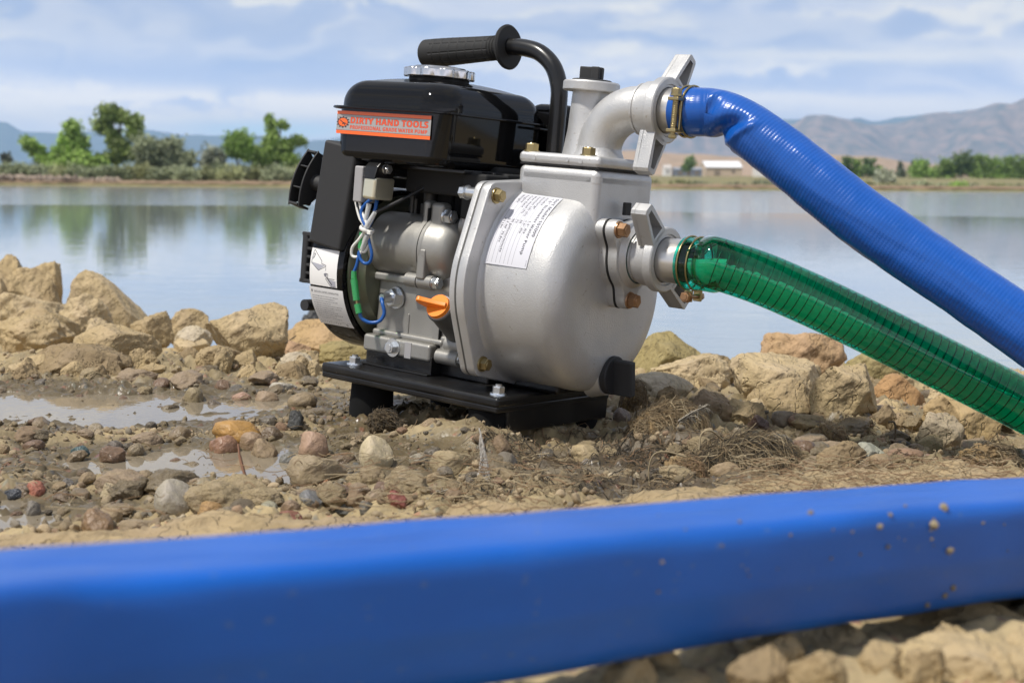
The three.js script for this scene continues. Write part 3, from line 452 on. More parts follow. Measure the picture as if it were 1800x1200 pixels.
  P('shade_filler', [box3(-0.150, -0.030, 0.205, 0.252, -0.03, 0.016, 0.003), box3(-0.135, -0.048, 0.226, 0.252, 0.01, 0.048, 0.003), box3(-0.060, -0.030, 0.205, 0.25, 0.0, 0.05, 0.003)], M.dark);  // black boxes added to deepen the shade under the tank
  P('throttle_lever', [cylBetween(V(-0.162, 0.239, 0.046), V(-0.112, 0.2395, 0.040), 0.0011, 0.0011, 10), T(rbox(0.012, 0.0018, 0.007, 0.0006), -0.151, 0.2395, 0.046), cylBetween(V(-0.112, 0.229, 0.040), V(-0.112, 0.241, 0.040), 0.003, 0.003, 14)], M.zinc);
  P('tank_bracket', [box3(-0.19, -0.05, 0.2485, 0.2525, -0.04, 0.06, 0.001), box3(-0.066, -0.034, 0.222, 0.252, 0.03, 0.034, 0.001), box3(-0.185, -0.14, 0.228, 0.252, 0.02, 0.03, 0.002)], M.blackPaint);
}
// fan housing with recoil starter
{
  const fy = 0.141, R = 0.0862;
  const fan = P('fan_housing', [latheX([[-0.230, 0], [-0.230, 0.060], [-0.229, 0.078], [-0.224, 0.0845], [-0.216, R], [-0.182, R], [-0.1775, 0.0845], [-0.1765, 0.081], [-0.1785, 0.079], [-0.1785, 0]], fy, 0, 96)], M.gloss);
  P('back_plate', [latheX([[-0.178, 0], [-0.178, 0.078], [-0.1755, 0.0795], [-0.1735, 0.077], [-0.171, 0.068], [-0.165, 0.064], [-0.160, 0.050], [-0.160, 0]], fy, 0, 72)], M.olive);
  const rec = P('starter_cover', [latheX([[-0.252, 0], [-0.252, 0.050], [-0.247, 0.062], [-0.231, 0.066], [-0.231, 0]], fy, 0, 64)], M.satin);
  // slotted air intake tab at the side
  const tabs = [box3(-0.2475, -0.2385, 0.121, 0.174, 0.0690, 0.076, 0.003), box3(-0.2405, -0.229, 0.121, 0.174, 0.0660, 0.0705, 0.001), box3(-0.2475, -0.229, 0.1705, 0.1745, 0.0705, 0.076, 0.001), box3(-0.2475, -0.229, 0.1215, 0.1255, 0.0705, 0.076, 0.001)]; for (let i = 0; i < 5; i++) tabs.push(box3(-0.2425, -0.230, 0.1305 + i * 0.0085, 0.1335 + i * 0.0085, 0.0712, 0.0752, 0.0008));
  P('air_intake', tabs, M.satin, rec);
  P('knob', [cylBetween(V(-0.239, 0.098, 0.058), V(-0.239, 0.098, 0.074), 0.006)], M.satin, rec);
  // printed labels on the curved side
  const patch = (x0, x1, a0, a1, mat, name) => { const n = 32, pos = [], uv = [], id = []; for (let i = 0; i <= n; i++) { const a = lerp(a0, a1, i / n), r = R + 0.0005; for (let k = 0; k < 2; k++) { pos.push(k ? x1 : x0, fy + r * Math.sin(a), r * Math.cos(a)); uv.push(k, 1 - i / n); } if (i) { const q = i * 2; id.push(q - 2, q, q - 1, q - 1, q, q + 1); } } const g = new THREE.BufferGeometry(); g.setAttribute('position', new THREE.Float32BufferAttribute(pos, 3)); g.setAttribute('uv', new THREE.Float32BufferAttribute(uv, 2)); g.setIndex(id); g.computeVertexNormals(); return P(name, g, mat, fan, true); };
  const canvas = (w, h, f) => { const c = document.createElement('canvas'); c.width = w; c.height = h; f(c.getContext('2d'), w, h); const t = new THREE.CanvasTexture(c); t.colorSpace = THREE.SRGBColorSpace; t.anisotropy = 8; return t; };
  const warn = canvas(512, 512, (x, w, h) => {
    x.fillStyle = '#e9e7e4'; x.fillRect(0, 0, w, h); x.strokeStyle = '#3a3a44'; x.lineWidth = 9; x.lineJoin = 'round';
    // tilted oil can, pouring
    x.beginPath(); x.moveTo(45, 40); x.lineTo(60, 25); x.lineTo(215, 165); x.lineTo(220, 205); x.lineTo(300, 222); x.lineTo(296, 240); x.lineTo(165, 300); x.lineTo(25, 205); x.closePath(); x.stroke();
    x.fillStyle = '#a9a9b2'; x.beginPath(); x.moveTo(30, 198); x.lineTo(285, 228); x.lineTo(165, 295); x.closePath(); x.fill(); x.beginPath(); x.moveTo(62, 70); x.lineTo(85, 90); x.lineTo(50, 150); x.closePath(); x.stroke();
    x.fillStyle = '#77777f'; for (const [u, v] of [[302, 262], [302, 285]]) { x.beginPath(); x.ellipse(u, v, 7, 11, 0, 0, 7); x.fill(); }
    // filler neck with stick and sump
    x.beginPath(); x.moveTo(270, 345); x.lineTo(300, 330); x.lineTo(345, 335); x.lineTo(340, 385); x.lineTo(360, 400); x.lineTo(470, 400); x.moveTo(300, 400); x.lineTo(395, 505); x.lineTo(490, 505); x.stroke();
    x.fillStyle = '#a9a9b2'; x.beginPath(); x.moveTo(330, 400); x.lineTo(488, 425); x.lineTo(488, 500); x.lineTo(400, 500); x.closePath(); x.fill(); x.lineWidth = 16; x.beginPath(); x.moveTo(310, 375); x.lineTo(420, 480); x.stroke();
    x.fillStyle = '#77777f'; x.beginPath(); x.arc(300, 352, 26, 0, 7); x.fill();
  });
  const info = canvas(768, 512, (x, w, h) => {
    x.fillStyle = '#e4e3e2'; x.fillRect(0, 0, w, h); x.fillStyle = '#55555c'; x.font = 'bold 33px sans-serif'; x.fillText('EMISSION CONTROL INFORMATION', 96, 66); x.beginPath(); x.ellipse(52, 50, 14, 20, 0.3, 0, 7); x.fill();
    const R2 = rng(5); for (let l = 0; l < 11; l++) { let u = 44, e = 420 + 300 * R2(); const v = 104 + l * 30; while (u < e) { const q = 12 + 40 * R2(); x.fillStyle = 'rgba(70,70,78,' + (0.45 + 0.3 * R2()) + ')'; x.fillRect(u, v, q, 7 + 3 * R2()); u += q + 9; } }
    x.fillStyle = '#333'; x.fillRect(40, 446, 700, 3); x.save(); x.translate(640, 478); x.rotate(0.6); x.fillRect(-20, -8, 40, 16); x.restore(); for (let i = 0; i < 9; i++) x.fillRect(60 + i * 52, 470, 18, 10);
  });
  const paper = (t) => PHY({ map: t, roughness: 0.45, clearcoat: 0.3, clearcoatRoughness: 0.3 });
  const ang = (y) => Math.asin((y - fy) / R);
  patch(-0.222, -0.1835, ang(0.160), ang(0.1225), paper(warn), 'warning_label');
  patch(-0.2235, -0.1760, ang(0.1205), ang(0.0815), paper(info), 'information_label');
  // tall black cover box leaning on the housing
  const bx = rbox(0.0455, 0.106, 0.034, 0.0032, 3); bx.rotateZ(-0.13); T(bx, -0.1955, 0.2155, 0.0725); P('cover_box', [bx], M.satin);
  P('bracket', [box3(-0.176, -0.168, 0.225, 0.262, 0.055, 0.066, 0.002), box3(-0.172, -0.164, 0.215, 0.23, 0.05, 0.055, 0.001)], M.blackPaint);
  // starter grip: curved hollow handle with two ribs
  const gr = new THREE.Group(); gr.name = 'starter_grip'; pump.add(gr); gr.position.set(-0.2485, 0.2285, 0.073); gr.rotation.set(-0.30, 0.0, -0.09);
  const L = 0.062, hollow = []; // along y; outward is z
  const prof = (o) => [...Array(13).keys()].map((i) => { const t = i / 12 * 2 - 1; return [0.0125 - 0.007 * t * t - o, t * (L / 2 - o)]; });
  const outer = [...prof(0), [-0.010, L / 2 - 0.010], [-0.0165, 0.012], [-0.0165, -0.012], [-0.010, -L / 2 + 0.010]];
  const wall = (x0, x1) => extX(outer, x0, x1, 0.0008);
  hollow.push(wall(-0.0085, -0.0063), wall(0.0063, 0.0085));
  hollow.push(T(rbox(0.0135, L - 0.012, 0.006, 0.002), 0, 0, -0.009));
  for (const [y, z, a] of [[L / 2 - 0.0025, 0.0, 0.0], [-L / 2 + 0.0025, 0.0, 0]]) { const b = rbox(0.0135, 0.0024, 0.018, 0.0006); b.rotateX(a); hollow.push(T(b, 0, y, z - 0.001)); }
  for (const y of [-0.0115, 0.0115]) hollow.push(T(rbox(0.0135, 0.0016, 0.018, 0.0005), 0, y, 0.0005));
  P('handle', hollow, M.satin, gr);
  P('rope_guide', [cylBetween(V(0.004, 0, -0.004), V(0.026, 0.0, -0.012), 0.008, 0.0095)], M.satin, gr);
}
// ignition coil, capacitor box, wires and connectors
{
  P('ignition_coil', [box3(-0.1672, -0.1555, 0.2115, 0.2475, 0.062, 0.0890, 0.0018), box3(-0.1560, -0.1475, 0.222, 0.246, 0.060, 0.078, 0.001)], M.grey);
  const cb = rbox(0.0165, 0.0225, 0.030, 0.0032, 3); cb.rotateZ(-0.05); T(cb, -0.1420, 0.2270, 0.0790); const box = P('capacitor_box', [cb], M.creamMetal);
  P('bracket', [extX([[0.066, 0.236], [0.0945, 0.236], [0.091, 0.248], [0.081, 0.258], [0.066, 0.258]], -0.1510, -0.1345, 0.001)], M.blackPaint, box);
  P('bolt', [boltGeo([-0.1350, 0.2465, 0.079], [1, 0, 0.1], 0.0085, 0.005, 1.2)], M.zinc, box);
  P('wire', tube([[-0.175, 0.236, 0.080], [-0.1665, 0.222, 0.083], [-0.157, 0.203, 0.085], [-0.1475, 0.189, 0.0865], [-0.155, 0.176, 0.087], [-0.1645, 0.165, 0.087], [-0.1645, 0.1575, 0.086], [-0.1575, 0.1575, 0.085], [-0.152, 0.168, 0.084]], 0.0015, 70, 8), M.whiteWire);
  P('wire', tube([[-0.176, 0.230, 0.080], [-0.168, 0.212, 0.083], [-0.1595, 0.196, 0.0845], [-0.1495, 0.186, 0.0855], [-0.153, 0.172, 0.0845], [-0.157, 0.165, 0.084], [-0.151, 0.1625, 0.0835], [-0.1455, 0.171, 0.083]], 0.0014, 60, 8), M.whiteWire);
  P('wire', tube([[-0.1470, 0.2165, 0.080], [-0.152, 0.2125, 0.083], [-0.1565, 0.205, 0.0855], [-0.155, 0.197, 0.0865], [-0.1475, 0.187, 0.087], [-0.143, 0.172, 0.085], [-0.140, 0.161, 0.084], [-0.1425, 0.1535, 0.0835], [-0.1485, 0.1515, 0.084], [-0.1545, 0.156, 0.085], [-0.156, 0.163, 0.085], [-0.158, 0.150, 0.085], [-0.161, 0.1415, 0.0855]], 0.0017, 90, 8), M.blueWire);
  P('wire', tube([[-0.144, 0.2165, 0.078], [-0.1425, 0.207, 0.081], [-0.1435, 0.197, 0.083], [-0.147, 0.188, 0.084]], 0.0019, 30, 8), M.blueWire);
  P('wire', tube([[-0.150, 0.1035, 0.0855], [-0.1475, 0.0965, 0.084], [-0.1400, 0.0930, 0.080], [-0.1310, 0.0955, 0.075], [-0.1275, 0.1035, 0.073], [-0.1300, 0.1125, 0.0735], [-0.1350, 0.1178, 0.0705]], 0.0019, 50, 8), M.blueWire);
  P('wire', tube([[-0.105, 0.240, 0.035], [-0.118, 0.222, 0.060], [-0.130, 0.2095, 0.078], [-0.1375, 0.2035, 0.085]], 0.0018, 30, 8), M.blackWire);
  P('wire', tube([[-0.173, 0.225, 0.082], [-0.163, 0.205, 0.083], [-0.152, 0.188, 0.083], [-0.152, 0.176, 0.082], [-0.150, 0.165, 0.081]], 0.0016, 40, 8), M.blackWire);
  const sleeve = (a, b, r, r2 = r) => cylBetween(V(...a), V(...b), r, r2, 14);
  P('connector', [sleeve([-0.1375, 0.2035, 0.0865], [-0.1425, 0.1945, 0.0875], 0.0021, 0.0026), sleeve([-0.1425, 0.1945, 0.0875], [-0.1475, 0.1855, 0.088], 0.0027), sleeve([-0.1440, 0.1805, 0.0875], [-0.1515, 0.1655, 0.0862], 0.0029, 0.0024)], M.clearSleeve);
  P('connector', [sleeve([-0.1545, 0.182, 0.0845], [-0.1555, 0.166, 0.0845], 0.0028)], M.greenClear);
  P('connector', [sleeve([-0.148, 0.211, 0.0845], [-0.151, 0.192, 0.0855], 0.0026, 0.0022)], M.clearSleeve);
  P('connector', [sleeve([-0.161, 0.1425, 0.0856], [-0.1602, 0.1345, 0.0858], 0.0028), sleeve([-0.1600, 0.134, 0.0858], [-0.1540, 0.1135, 0.0862], 0.0037, 0.0034), sleeve([-0.1530, 0.1100, 0.086], [-0.1495, 0.1010, 0.0858], 0.0034)], M.greenClear);
  P('terminal', [sleeve([-0.1598, 0.131, 0.0858], [-0.1548, 0.115, 0.0861], 0.0019), sleeve([-0.1540, 0.1135, 0.0861], [-0.1530, 0.110, 0.086], 0.0013), sleeve([-0.1523, 0.108, 0.086], [-0.1505, 0.103, 0.0859], 0.0022)], M.brass);
  const tie = new THREE.TorusGeometry(0.0066, 0.0013, 8, 28); tie.scale(1, 1, 1.6); tie.rotateX(Math.PI / 2); tie.rotateZ(-0.35); P('cable_tie', [T(tie, -0.1478, 0.1855, 0.0855), T(rbox(0.005, 0.0042, 0.004, 0.0008), -0.1405, 0.183, 0.0888)], M.whiteWire);
}
// fuel tank: rounded rectangle sections joined
function loft(rings, seg = 14) { // ring: [y, x0, x1, z0, z1, r]
  const pos = [], id = [], n = 4 * (seg + 1);
  rings.forEach(([y, x0, x1, z0, z1, r], k) => { for (let c = 0; c < 4; c++) for (let i = 0; i <= seg; i++) { const a = (c + i / seg) * Math.PI / 2, cx = c === 0 || c === 3 ? x1 - r : x0 + r, cz = c < 2 ? z1 - r : z0 + r; pos.push(cx + r * Math.cos(a), y, cz + r * Math.sin(a)); } if (k) for (let i = 0; i < n; i++) { const p = (k - 1) * n + i, q = (k - 1) * n + (i + 1) % n; id.push(p, p + n, q, q, p + n, q + n); } });
  const g = new THREE.BufferGeometry(); g.setAttribute('position', new THREE.Float32BufferAttribute(pos, 3)); g.setIndex(id); return g;
}
{
  const X0 = -0.2010, X1 = -0.0540, Z0 = -0.080, Z1 = 0.0935, rings = [], low = [];
  const cx = (X0 + X1) / 2, cz = (Z0 + Z1) / 2;
  for (let i = 0; i <= 14; i++) { const a = i / 14 * Math.PI / 2, o = 0.021 * (1 - Math.cos(a)), y = 0.3085 + 0.0245 * Math.sin(a); rings.push([y, X0 + o, X1 - o, Z0 + o, Z1 - o, 0.030 - o * 0.6]); }
  for (let i = 1; i <= 10; i++) { const t = i / 10, s = 1 - t; const hx = (X1 - X0) / 2 - 0.021, hz = (Z1 - Z0) / 2 - 0.021; rings.push([0.333 + 0.0075 * (1 - s * s), cx - hx * s, cx + hx * s, cz - hz * s, cz + hz * s, Math.max(1e-5, 0.0174 * s)]); }
  rings.unshift([0.3055, X0, X1, Z0, Z1, 0.030]);
  low.push([0.3045, X0 + 0.001, X1 - 0.001, Z0 + 0.001, Z1 - 0.001, 0.022], [0.262, X0 + 0.003, X1 - 0.002, Z0 + 0.002, Z1 - 0.002, 0.020]);
  for (let i = 1; i <= 6; i++) { const a = i / 6 * Math.PI / 2, o = 0.010 * (1 - Math.cos(a)); low.push([0.262 - 0.010 * Math.sin(a), X0 + 0.003 + o, X1 - 0.002 - o, Z0 + 0.002 + o, Z1 - 0.002 - o, 0.020 - o * 0.6]); }
  low.push([0.2515, cx - 0.001, cx + 0.001, cz - 0.001, cz + 0.001, 0.0005]);
  const e = 0.0055, E = [[0.3030, 0.0035], [0.3030, e - 0.0008], [0.3036, e], [0.3050, e], [0.3056, e - 0.0008], [0.3058, 0.0]].map(([y, o]) => [y, X0 - o - (o ? 0.002 : 0), X1 + o * 0.6, Z0 - o, Z1 + o, 0.028]);
  const tank = P('fuel_tank', [creased(loft(rings.map((r) => r), 14), 0.9), creased(loft(low.reverse(), 14), 0.9), creased(loft(E, 14), 0.9)], M.gloss);
  // filler cap with lobes
  const sc = new THREE.Shape(); for (let i = 0; i <= 160; i++) { const a = i / 160 * 2 * Math.PI, r = 0.0333 + 0.0016 * clamp(Math.cos(a * 10) * 1.8, -1, 1); i ? sc.lineTo(r * Math.cos(a), r * Math.sin(a)) : sc.moveTo(r, 0); }
  const cg = new THREE.ExtrudeGeometry(sc, { depth: 0.0062, bevelEnabled: true, bevelSize: 0.0018, bevelThickness: 0.0018, bevelOffset: -0.0006, bevelSegments: 4 }); cg.rotateX(-Math.PI / 2);
  P('fuel_cap', [creased(T(cg, -0.1262, 0.3425, 0.018), 0.6), latheY([[0.3498, 0.028], [0.3524, 0.026], [0.3535, 0.018], [0.3535, 0]], -0.1262, 0.018, 48)], M.chrome, tank);
  P('cap_neck', latheY([[0.337, 0.0305], [0.3412, 0.0305]], -0.1262, 0.018, 48), M.dark, tank);
  // orange and grey name plate
  const c = document.createElement('canvas'); c.width = 1024; c.height = 288; const x = c.getContext('2d');
  x.fillStyle = '#aaa7a5'; x.fillRect(0, 0, 1024, 288); for (let i = 0; i < 256; i++) for (let j = 0; j < 50; j++) if ((i + j) % 2) { x.fillStyle = '#989593'; x.fillRect(i * 4, 40 + j * 4, 4, 4); }
  x.fillStyle = '#f5670f'; x.fillRect(0, 0, 1024, 42); x.fillRect(0, 244, 1024, 44); x.fillStyle = '#2a1508'; x.fillRect(0, 42, 1024, 4); x.fillRect(0, 241, 1024, 4);
  x.save(); x.translate(72, 143); x.fillStyle = '#2b1a12'; for (let i = 0; i < 12; i++) { x.save(); x.rotate(i * Math.PI / 6); x.fillRect(-9, -74, 18, 20); x.restore(); } x.beginPath(); x.arc(0, 0, 60, 0, 7); x.fill(); x.fillStyle = '#f5670f'; x.beginPath(); x.arc(0, 0, 52, 0, 7); x.fill(); x.strokeStyle = '#2b1a12'; x.lineWidth = 10; x.lineCap = 'round'; x.beginPath(); x.moveTo(-32, -22); x.lineTo(2, 6); x.lineTo(38, 20); x.moveTo(2, 6); x.lineTo(-4, 26); x.moveTo(2, 6); x.lineTo(22, 34); x.stroke(); x.restore();
  const word = (t, px, y, w, hgt, lw) => { x.save(); x.font = 'bold 100px sans-serif'; const m = x.measureText(t).width; x.translate(px, y); x.scale(w / m, hgt / 74); x.lineWidth = lw; x.strokeStyle = '#6b2a10'; x.lineJoin = 'round'; x.strokeText(t, 0, 0); x.fillStyle = '#ea4c08'; x.fillText(t, 0, 0); x.restore(); };
  word('DIRTY HAND TOOLS', 150, 150, 850, 78, 6); word('PROFESSIONAL GRADE WATER PUMP', 150, 222, 845, 46, 5);
  const st = new THREE.CanvasTexture(c); st.colorSpace = THREE.SRGBColorSpace;
  const pg = new THREE.PlaneGeometry(0.1235, 0.0225); T(pg, -0.1300, 0.2892, Z1 - 0.0002); P('name_plate', pg, PHY({ map: st, roughness: 0.3, clearcoat: 0.5, clearcoatRoughness: 0.15 }), tank, true);
  P('fuel_tap', [box3(-0.052, -0.040, 0.2985, 0.3010, -0.07, -0.045, 0.001)], M.gloss, tank);
  P('muffler_cover', [T(rbox(0.06, 0.062, 0.055, 0.016, 5), -0.060, 0.297, -0.105), T(rbox(0.03, 0.03, 0.05, 0.01, 4), -0.030, 0.262, -0.085)], M.gloss);
}
// carrying handle
{
  const z = -0.05, h = P('carry_handle', tube([[-0.024, 0.262, z], [-0.024, 0.300, z], [-0.024, 0.325, z], [-0.0255, 0.343, z], [-0.0345, 0.3625, z], [-0.052, 0.376, z], [-0.072, 0.381, z], [-0.095, 0.3818, z], [-0.130, 0.379, z], [-0.195, 0.373, z]], 0.0088, 120, 24), M.blackPaint);
  const A = V(-0.0955, 0.3815, z), B = V(-0.2065, 0.3725, z), dir = B.clone().sub(A).normalize(), Lg = A.distanceTo(B), R0 = 72, H = 90, pos = [], id = [];
  for (let j = 0; j <= H; j++) for (let i = 0; i < R0; i++) {
    const t = j / H, a = i / R0 * 2 * Math.PI; let r = lerp(0.0128, 0.0150, sst(0.05, 0.9, t));
    if (t < 0.16) r = 0.0118 + (j % 3 === 0 ? 0.0012 : 0); // ribs behind the disc
    if (t > 0.16 && t < 0.86) { const ga = Math.abs(((a / (2 * Math.PI) * 9) % 1) - 0.5) < 0.055, gt = Math.abs((((t - 0.16) / 0.70 * 7) % 1) - 0.5) < 0.09; if (ga || gt) r -= 0.0006; }
    if (t > 0.985) r *= 0.94; if (j === H) r = 0.0001;
    pos.push(Math.cos(a) * r, t * Lg, Math.sin(a) * r);
    if (j) { const p = (j - 1) * R0 + i, q = (j - 1) * R0 + (i + 1) % R0; id.push(p, p + R0, q, q, p + R0, q + R0); }
  }
  const g = new THREE.BufferGeometry(); g.setAttribute('position', new THREE.Float32BufferAttribute(pos, 3)); g.setIndex(id);
  P('grip', [creased(orient(g, [A.x, A.y, A.z], dir.toArray()), 0.5)], M.rubber, h);
  const dg = latheY([[-0.0018, 0], [-0.0018, 0.0215], [0, 0.0232], [0.0022, 0.0225], [0.0045, 0.015], [0.0045, 0]], 0, 0, 56); P('grip_flange', [orient(dg, [A.x + 0.002, A.y, A.z], [dir.x, dir.y, dir.z])], M.rubber, h);
}
// pump housing
const AXY = 0.1485;
{
  const outline = (R, er) => { // hull of the round flange and its four bolt ears
    const q = []; for (let i = 0; i < 120; i++) { const a = i / 120 * 2 * Math.PI; q.push([R * Math.cos(a), R * 0.84 * Math.sin(a)]); }
    for (let k = 0; k < 4; k++) for (let i = 0; i < 24; i++) { const a = i / 24 * 2 * Math.PI; q.push([(k % 2 ? -1 : 1) * 0.0838 + er * Math.cos(a), (k < 2 ? 0.2318 - AXY : 0.0733 - AXY) + er * Math.sin(a)]); }
    q.sort((u, v) => u[0] - v[0] || u[1] - v[1]); const half = (l) => { const h = []; for (const p of l) { while (h.length > 1 && (h[h.length - 1][0] - h[h.length - 2][0]) * (p[1] - h[h.length - 2][1]) - (h[h.length - 1][1] - h[h.length - 2][1]) * (p[0] - h[h.length - 2][0]) <= 1e-12) h.pop(); h.push(p); } h.pop(); return h; };
    return [...half(q), ...half(q.slice().reverse())].map(([z, y]) => [z, AXY + y]);
  };
  const hs = P('pump_housing', [extX(outline(0.1205, 0.0122), -0.0085, -0.0012, 0.0018), extX(outline(0.1205, 0.0122), -0.0006, 0.0095, 0.002),
    latheX([[0.004, 0.1025], [0.0095, 0.1020], [0.0108, 0.1002], [0.0130, 0.0991], [0.0180, 0.0985], [0.0640, 0.0972], [0.0720, 0.0968], [0.0780, 0.0957], [0.0832, 0.0934], [0.0876, 0.0898], [0.0910, 0.0855], [0.0934, 0.0805], [0.0950, 0.0745], [0.0957, 0.0685], [0.0960, 0.0620], [0.0960, 0]], AXY, 0, 120, false)], M.cast);
  P('gasket', [extX(outline(0.1201, 0.0118), -0.0030, 0.0, 0)], M.castDark, hs);
  for (const y of [0.2315, 0.0735]) for (const z of [0.0835, -0.0835]) P('bolt', [boltGeo([0.0095, y, z], [1, 0, 0], 0.0105, 0.0065, 1.4)], y > 0.1 ? M.brass : M.brass, hs);
  P('stud', [cylBetween(V(-0.040, 0.2315, 0.072), V(-0.0085, 0.2315, 0.072), 0.0055), boltGeo([-0.034, 0.2315, 0.072], [-1, 0, 0], 0.0105, 0.007, 1.3)], M.zinc, hs);
  // discharge chamber with lid
  const ch = P('discharge_chamber', [T(rbox(0.0925, 0.076, 0.0985, 0.008, 5), 0.0495, 0.2258, -0.003), T(rbox(0.0925, 0.020, 0.0985, 0.0075, 5), 0.0495, 0.2537, -0.003)], M.cast);
  P('gasket', [box3(0.0045, 0.0945, 0.2630, 0.2650, -0.0505, 0.0445, 0.0008)], M.dark, ch);
  const lid = P('chamber_lid', [T(rbox(0.0930, 0.0108, 0.0992, 0.0045, 4), 0.0495, 0.2700, -0.003)], M.cast);
  for (const [x, z] of [[0.0115, 0.037], [0.0115, -0.042], [0.0875, -0.042], [0.076, 0.036]]) P('bolt', [boltGeo([x, 0.2750, z], [0, 1, 0], 0.0112, 0.0066, 1.35)], M.brass, lid);
  // embossed rivets on the lid edge
  for (const [x, y] of [[0.022, 0.2695], [0.060, 0.2700], [0.075, 0.2695]]) P('stud_mark', cylBetween(V(x, y, 0.0460), V(x, y, 0.0472), 0.0022, 0.0022, 16), M.cast, lid);
  // priming port
  const fx = 0.0425, fz = -0.008;
  const pr = P('priming_port', [latheY([[0.272, 0.0235], [0.278, 0.0222], [0.300, 0.0192], [0.337, 0.0175]], fx, fz, 56, false), latheY([[0.3365, 0.017], [0.3365, 0.0262], [0.3375, 0.0272], [0.3445, 0.0272], [0.3460, 0.0260], [0.3460, 0]], fx, fz, 64)], M.cast);
  const wg = rbox(0.0225, 0.0130, 0.0080, 0.0012); wg.rotateY(0.35); const wg2 = rbox(0.008, 0.0130, 0.0105, 0.0012); wg2.rotateY(0.35);
  P('priming_plug', [latheY([[0.3455, 0.0190], [0.3475, 0.0190], [0.3480, 0.018], [0.3480, 0]], fx, fz, 48), T(wg, fx - 0.001, 0.3535, fz), T(wg2, fx + 0.006, 0.3535, fz + 0.003)], M.satin, pr);
  // discharge elbow
  const ex = 0.0632, ey = 0.3222, br = 0.041, pts = []; for (const y of [0.270, 0.2755]) pts.push([ex, y, 0]); for (let i = 0; i <= 10; i++) { const a = i / 10 * Math.PI / 2; pts.push([ex + br * (1 - Math.cos(a)), ey - br + br * Math.sin(a), 0]); } pts.push([0.1095, ey, 0]);
  P('discharge_elbow', [tube(pts, 0.0212, 80, 40), latheY([[0.2735, 0.0262], [0.2765, 0.0238], [0.281, 0.0218], [0.286, 0.0208]], ex, 0, 48, false)], M.cast);
  coupling('outlet_coupling', 0.1060, ey, 0, [[0.82, -0.57], [-0.93, 0.36]], 0);
  // suction flange and coupling
  const iy = 0.1865, lobe = (R) => [...Array(120).keys()].map((i) => { const a = i / 120 * 2 * Math.PI; let r = R; for (const c of [0.62, 0.62 + 2.094, 0.62 + 4.189]) { let d = Math.abs(a - c); d = Math.min(d, 2 * Math.PI - d); r = Math.max(r, R + 0.0165 * Math.exp(-((d / 0.30) ** 2.6))); } return [r * Math.cos(a), iy + r * Math.sin(a)]; });
  const fl = P('suction_flange', [extX(lobe(0.0335), 0.0935, 0.1035, 0.0015), extX(lobe(0.0335), 0.1050, 0.1155, 0.0015), latheX([[0.115, 0.031], [0.117, 0.0285], [0.1195, 0.0265], [0.1205, 0.0255]], iy, 0, 56, false)], M.cast);
  P('gasket', [extX(lobe(0.0338), 0.1033, 0.1052, 0)], M.dark, fl);
  for (const c of [0.62, 0.62 + 2.094, 0.62 + 4.189]) P('bolt', [boltGeo([0.1155, iy + 0.0415 * Math.sin(c), 0.0415 * Math.cos(c)], [1, 0, 0], 0.0118, 0.0078, 1.3)], M.rusty, fl);
  P('gasket_tab', [T(rbox(0.004, 0.012, 0.010, 0.001), 0.1042, iy + 0.043, 0.006)], M.rubber, fl);
  coupling('suction_coupling', 0.1195, iy, 0, [[0.755, 0.655], [-0.70, -0.715]], 0.0205);
  // drain plug
  const dy = 0.0705, dz = -0.008, dx = -0.005;
  P('drain_boss', [T(latheX([[0.082, 0.0245], [0.094, 0.0210], [0.0985, 0.0200], [0.0985, 0]], dy, dz, 48), dx, 0, 0)], M.cast, hs);
  const dw = rbox(0.022, 0.034, 0.0085, 0.0016); dw.rotateX(0.16);
  P('drain_plug', [T(latheX([[0.0985, 0.0186], [0.1045, 0.0186], [0.1055, 0.0176], [0.1055, 0]], dy, dz, 48), dx, 0, 0), T(dw, 0.1145 + dx, dy - 0.001, dz)], M.satin);
  // data label wrapped on the drum
  const c = document.createElement('canvas'); c.width = 640; c.height = 900; const x = c.getContext('2d');
  x.fillStyle = '#cbcbd1'; x.fillRect(0, 0, 640, 900); x.save(); x.translate(640, 0); x.rotate(Math.PI / 2); // now text runs down, first line at the right
  x.fillStyle = '#2a2a30'; x.font = 'bold 62px sans-serif'; x.fillText('DHT Model 101099', 24, 74, 600); x.font = 'bold 58px sans-serif'; x.fillText('1.5" Diameter Water Pump', 24, 146, 830);
  const rows = [['Intake', '1.5" dia'], ['Discharge', '1.5" dia'], ['Suction Lift (ft)', '26'], ['Max Head (ft)', '72'], ['Flow Rate', '90 gallons/minute'], ['Engine', '2.2 HP  79.8cc'], ['Weight', '43 Lbs']];
  rows.forEach(([a, b], i) => { const y = 216 + i * 62; x.font = 'bold 44px sans-serif'; x.fillStyle = '#303038'; x.fillText(a, 24, y, 330); x.fillText(b, 390, y, 430); x.fillStyle = '#50505a'; x.fillRect(20, y + 12, 860, 3); });
  x.font = '20px sans-serif'; x.fillText('101099', 815, 30); x.restore();
  const lt = new THREE.CanvasTexture(c); lt.colorSpace = THREE.SRGBColorSpace;
  const n = 40, pos = [], uv = [], id = [], a0 = Math.asin((0.2345 - AXY) / 0.0985), a1 = Math.asin((0.1690 - AXY) / 0.0985);
  for (let i = 0; i <= n; i++) { const a = lerp(a0, a1, i / n); for (let k = 0; k < 2; k++) { const X = k ? 0.0600 : 0.0130, r = 0.0007 + (k ? 0.09735 : 0.0992), xx = X; pos.push(xx, AXY + r * Math.sin(a), r * Math.cos(a)); uv.push(k, 1 - i / n); } if (i) { const q = i * 2; id.push(q - 2, q, q - 1, q - 1, q, q + 1); } }
  const g = new THREE.BufferGeometry(); g.setAttribute('position', new THREE.Float32BufferAttribute(pos, 3)); g.setAttribute('uv', new THREE.Float32BufferAttribute(uv, 2)); g.setIndex(id); g.computeVertexNormals();
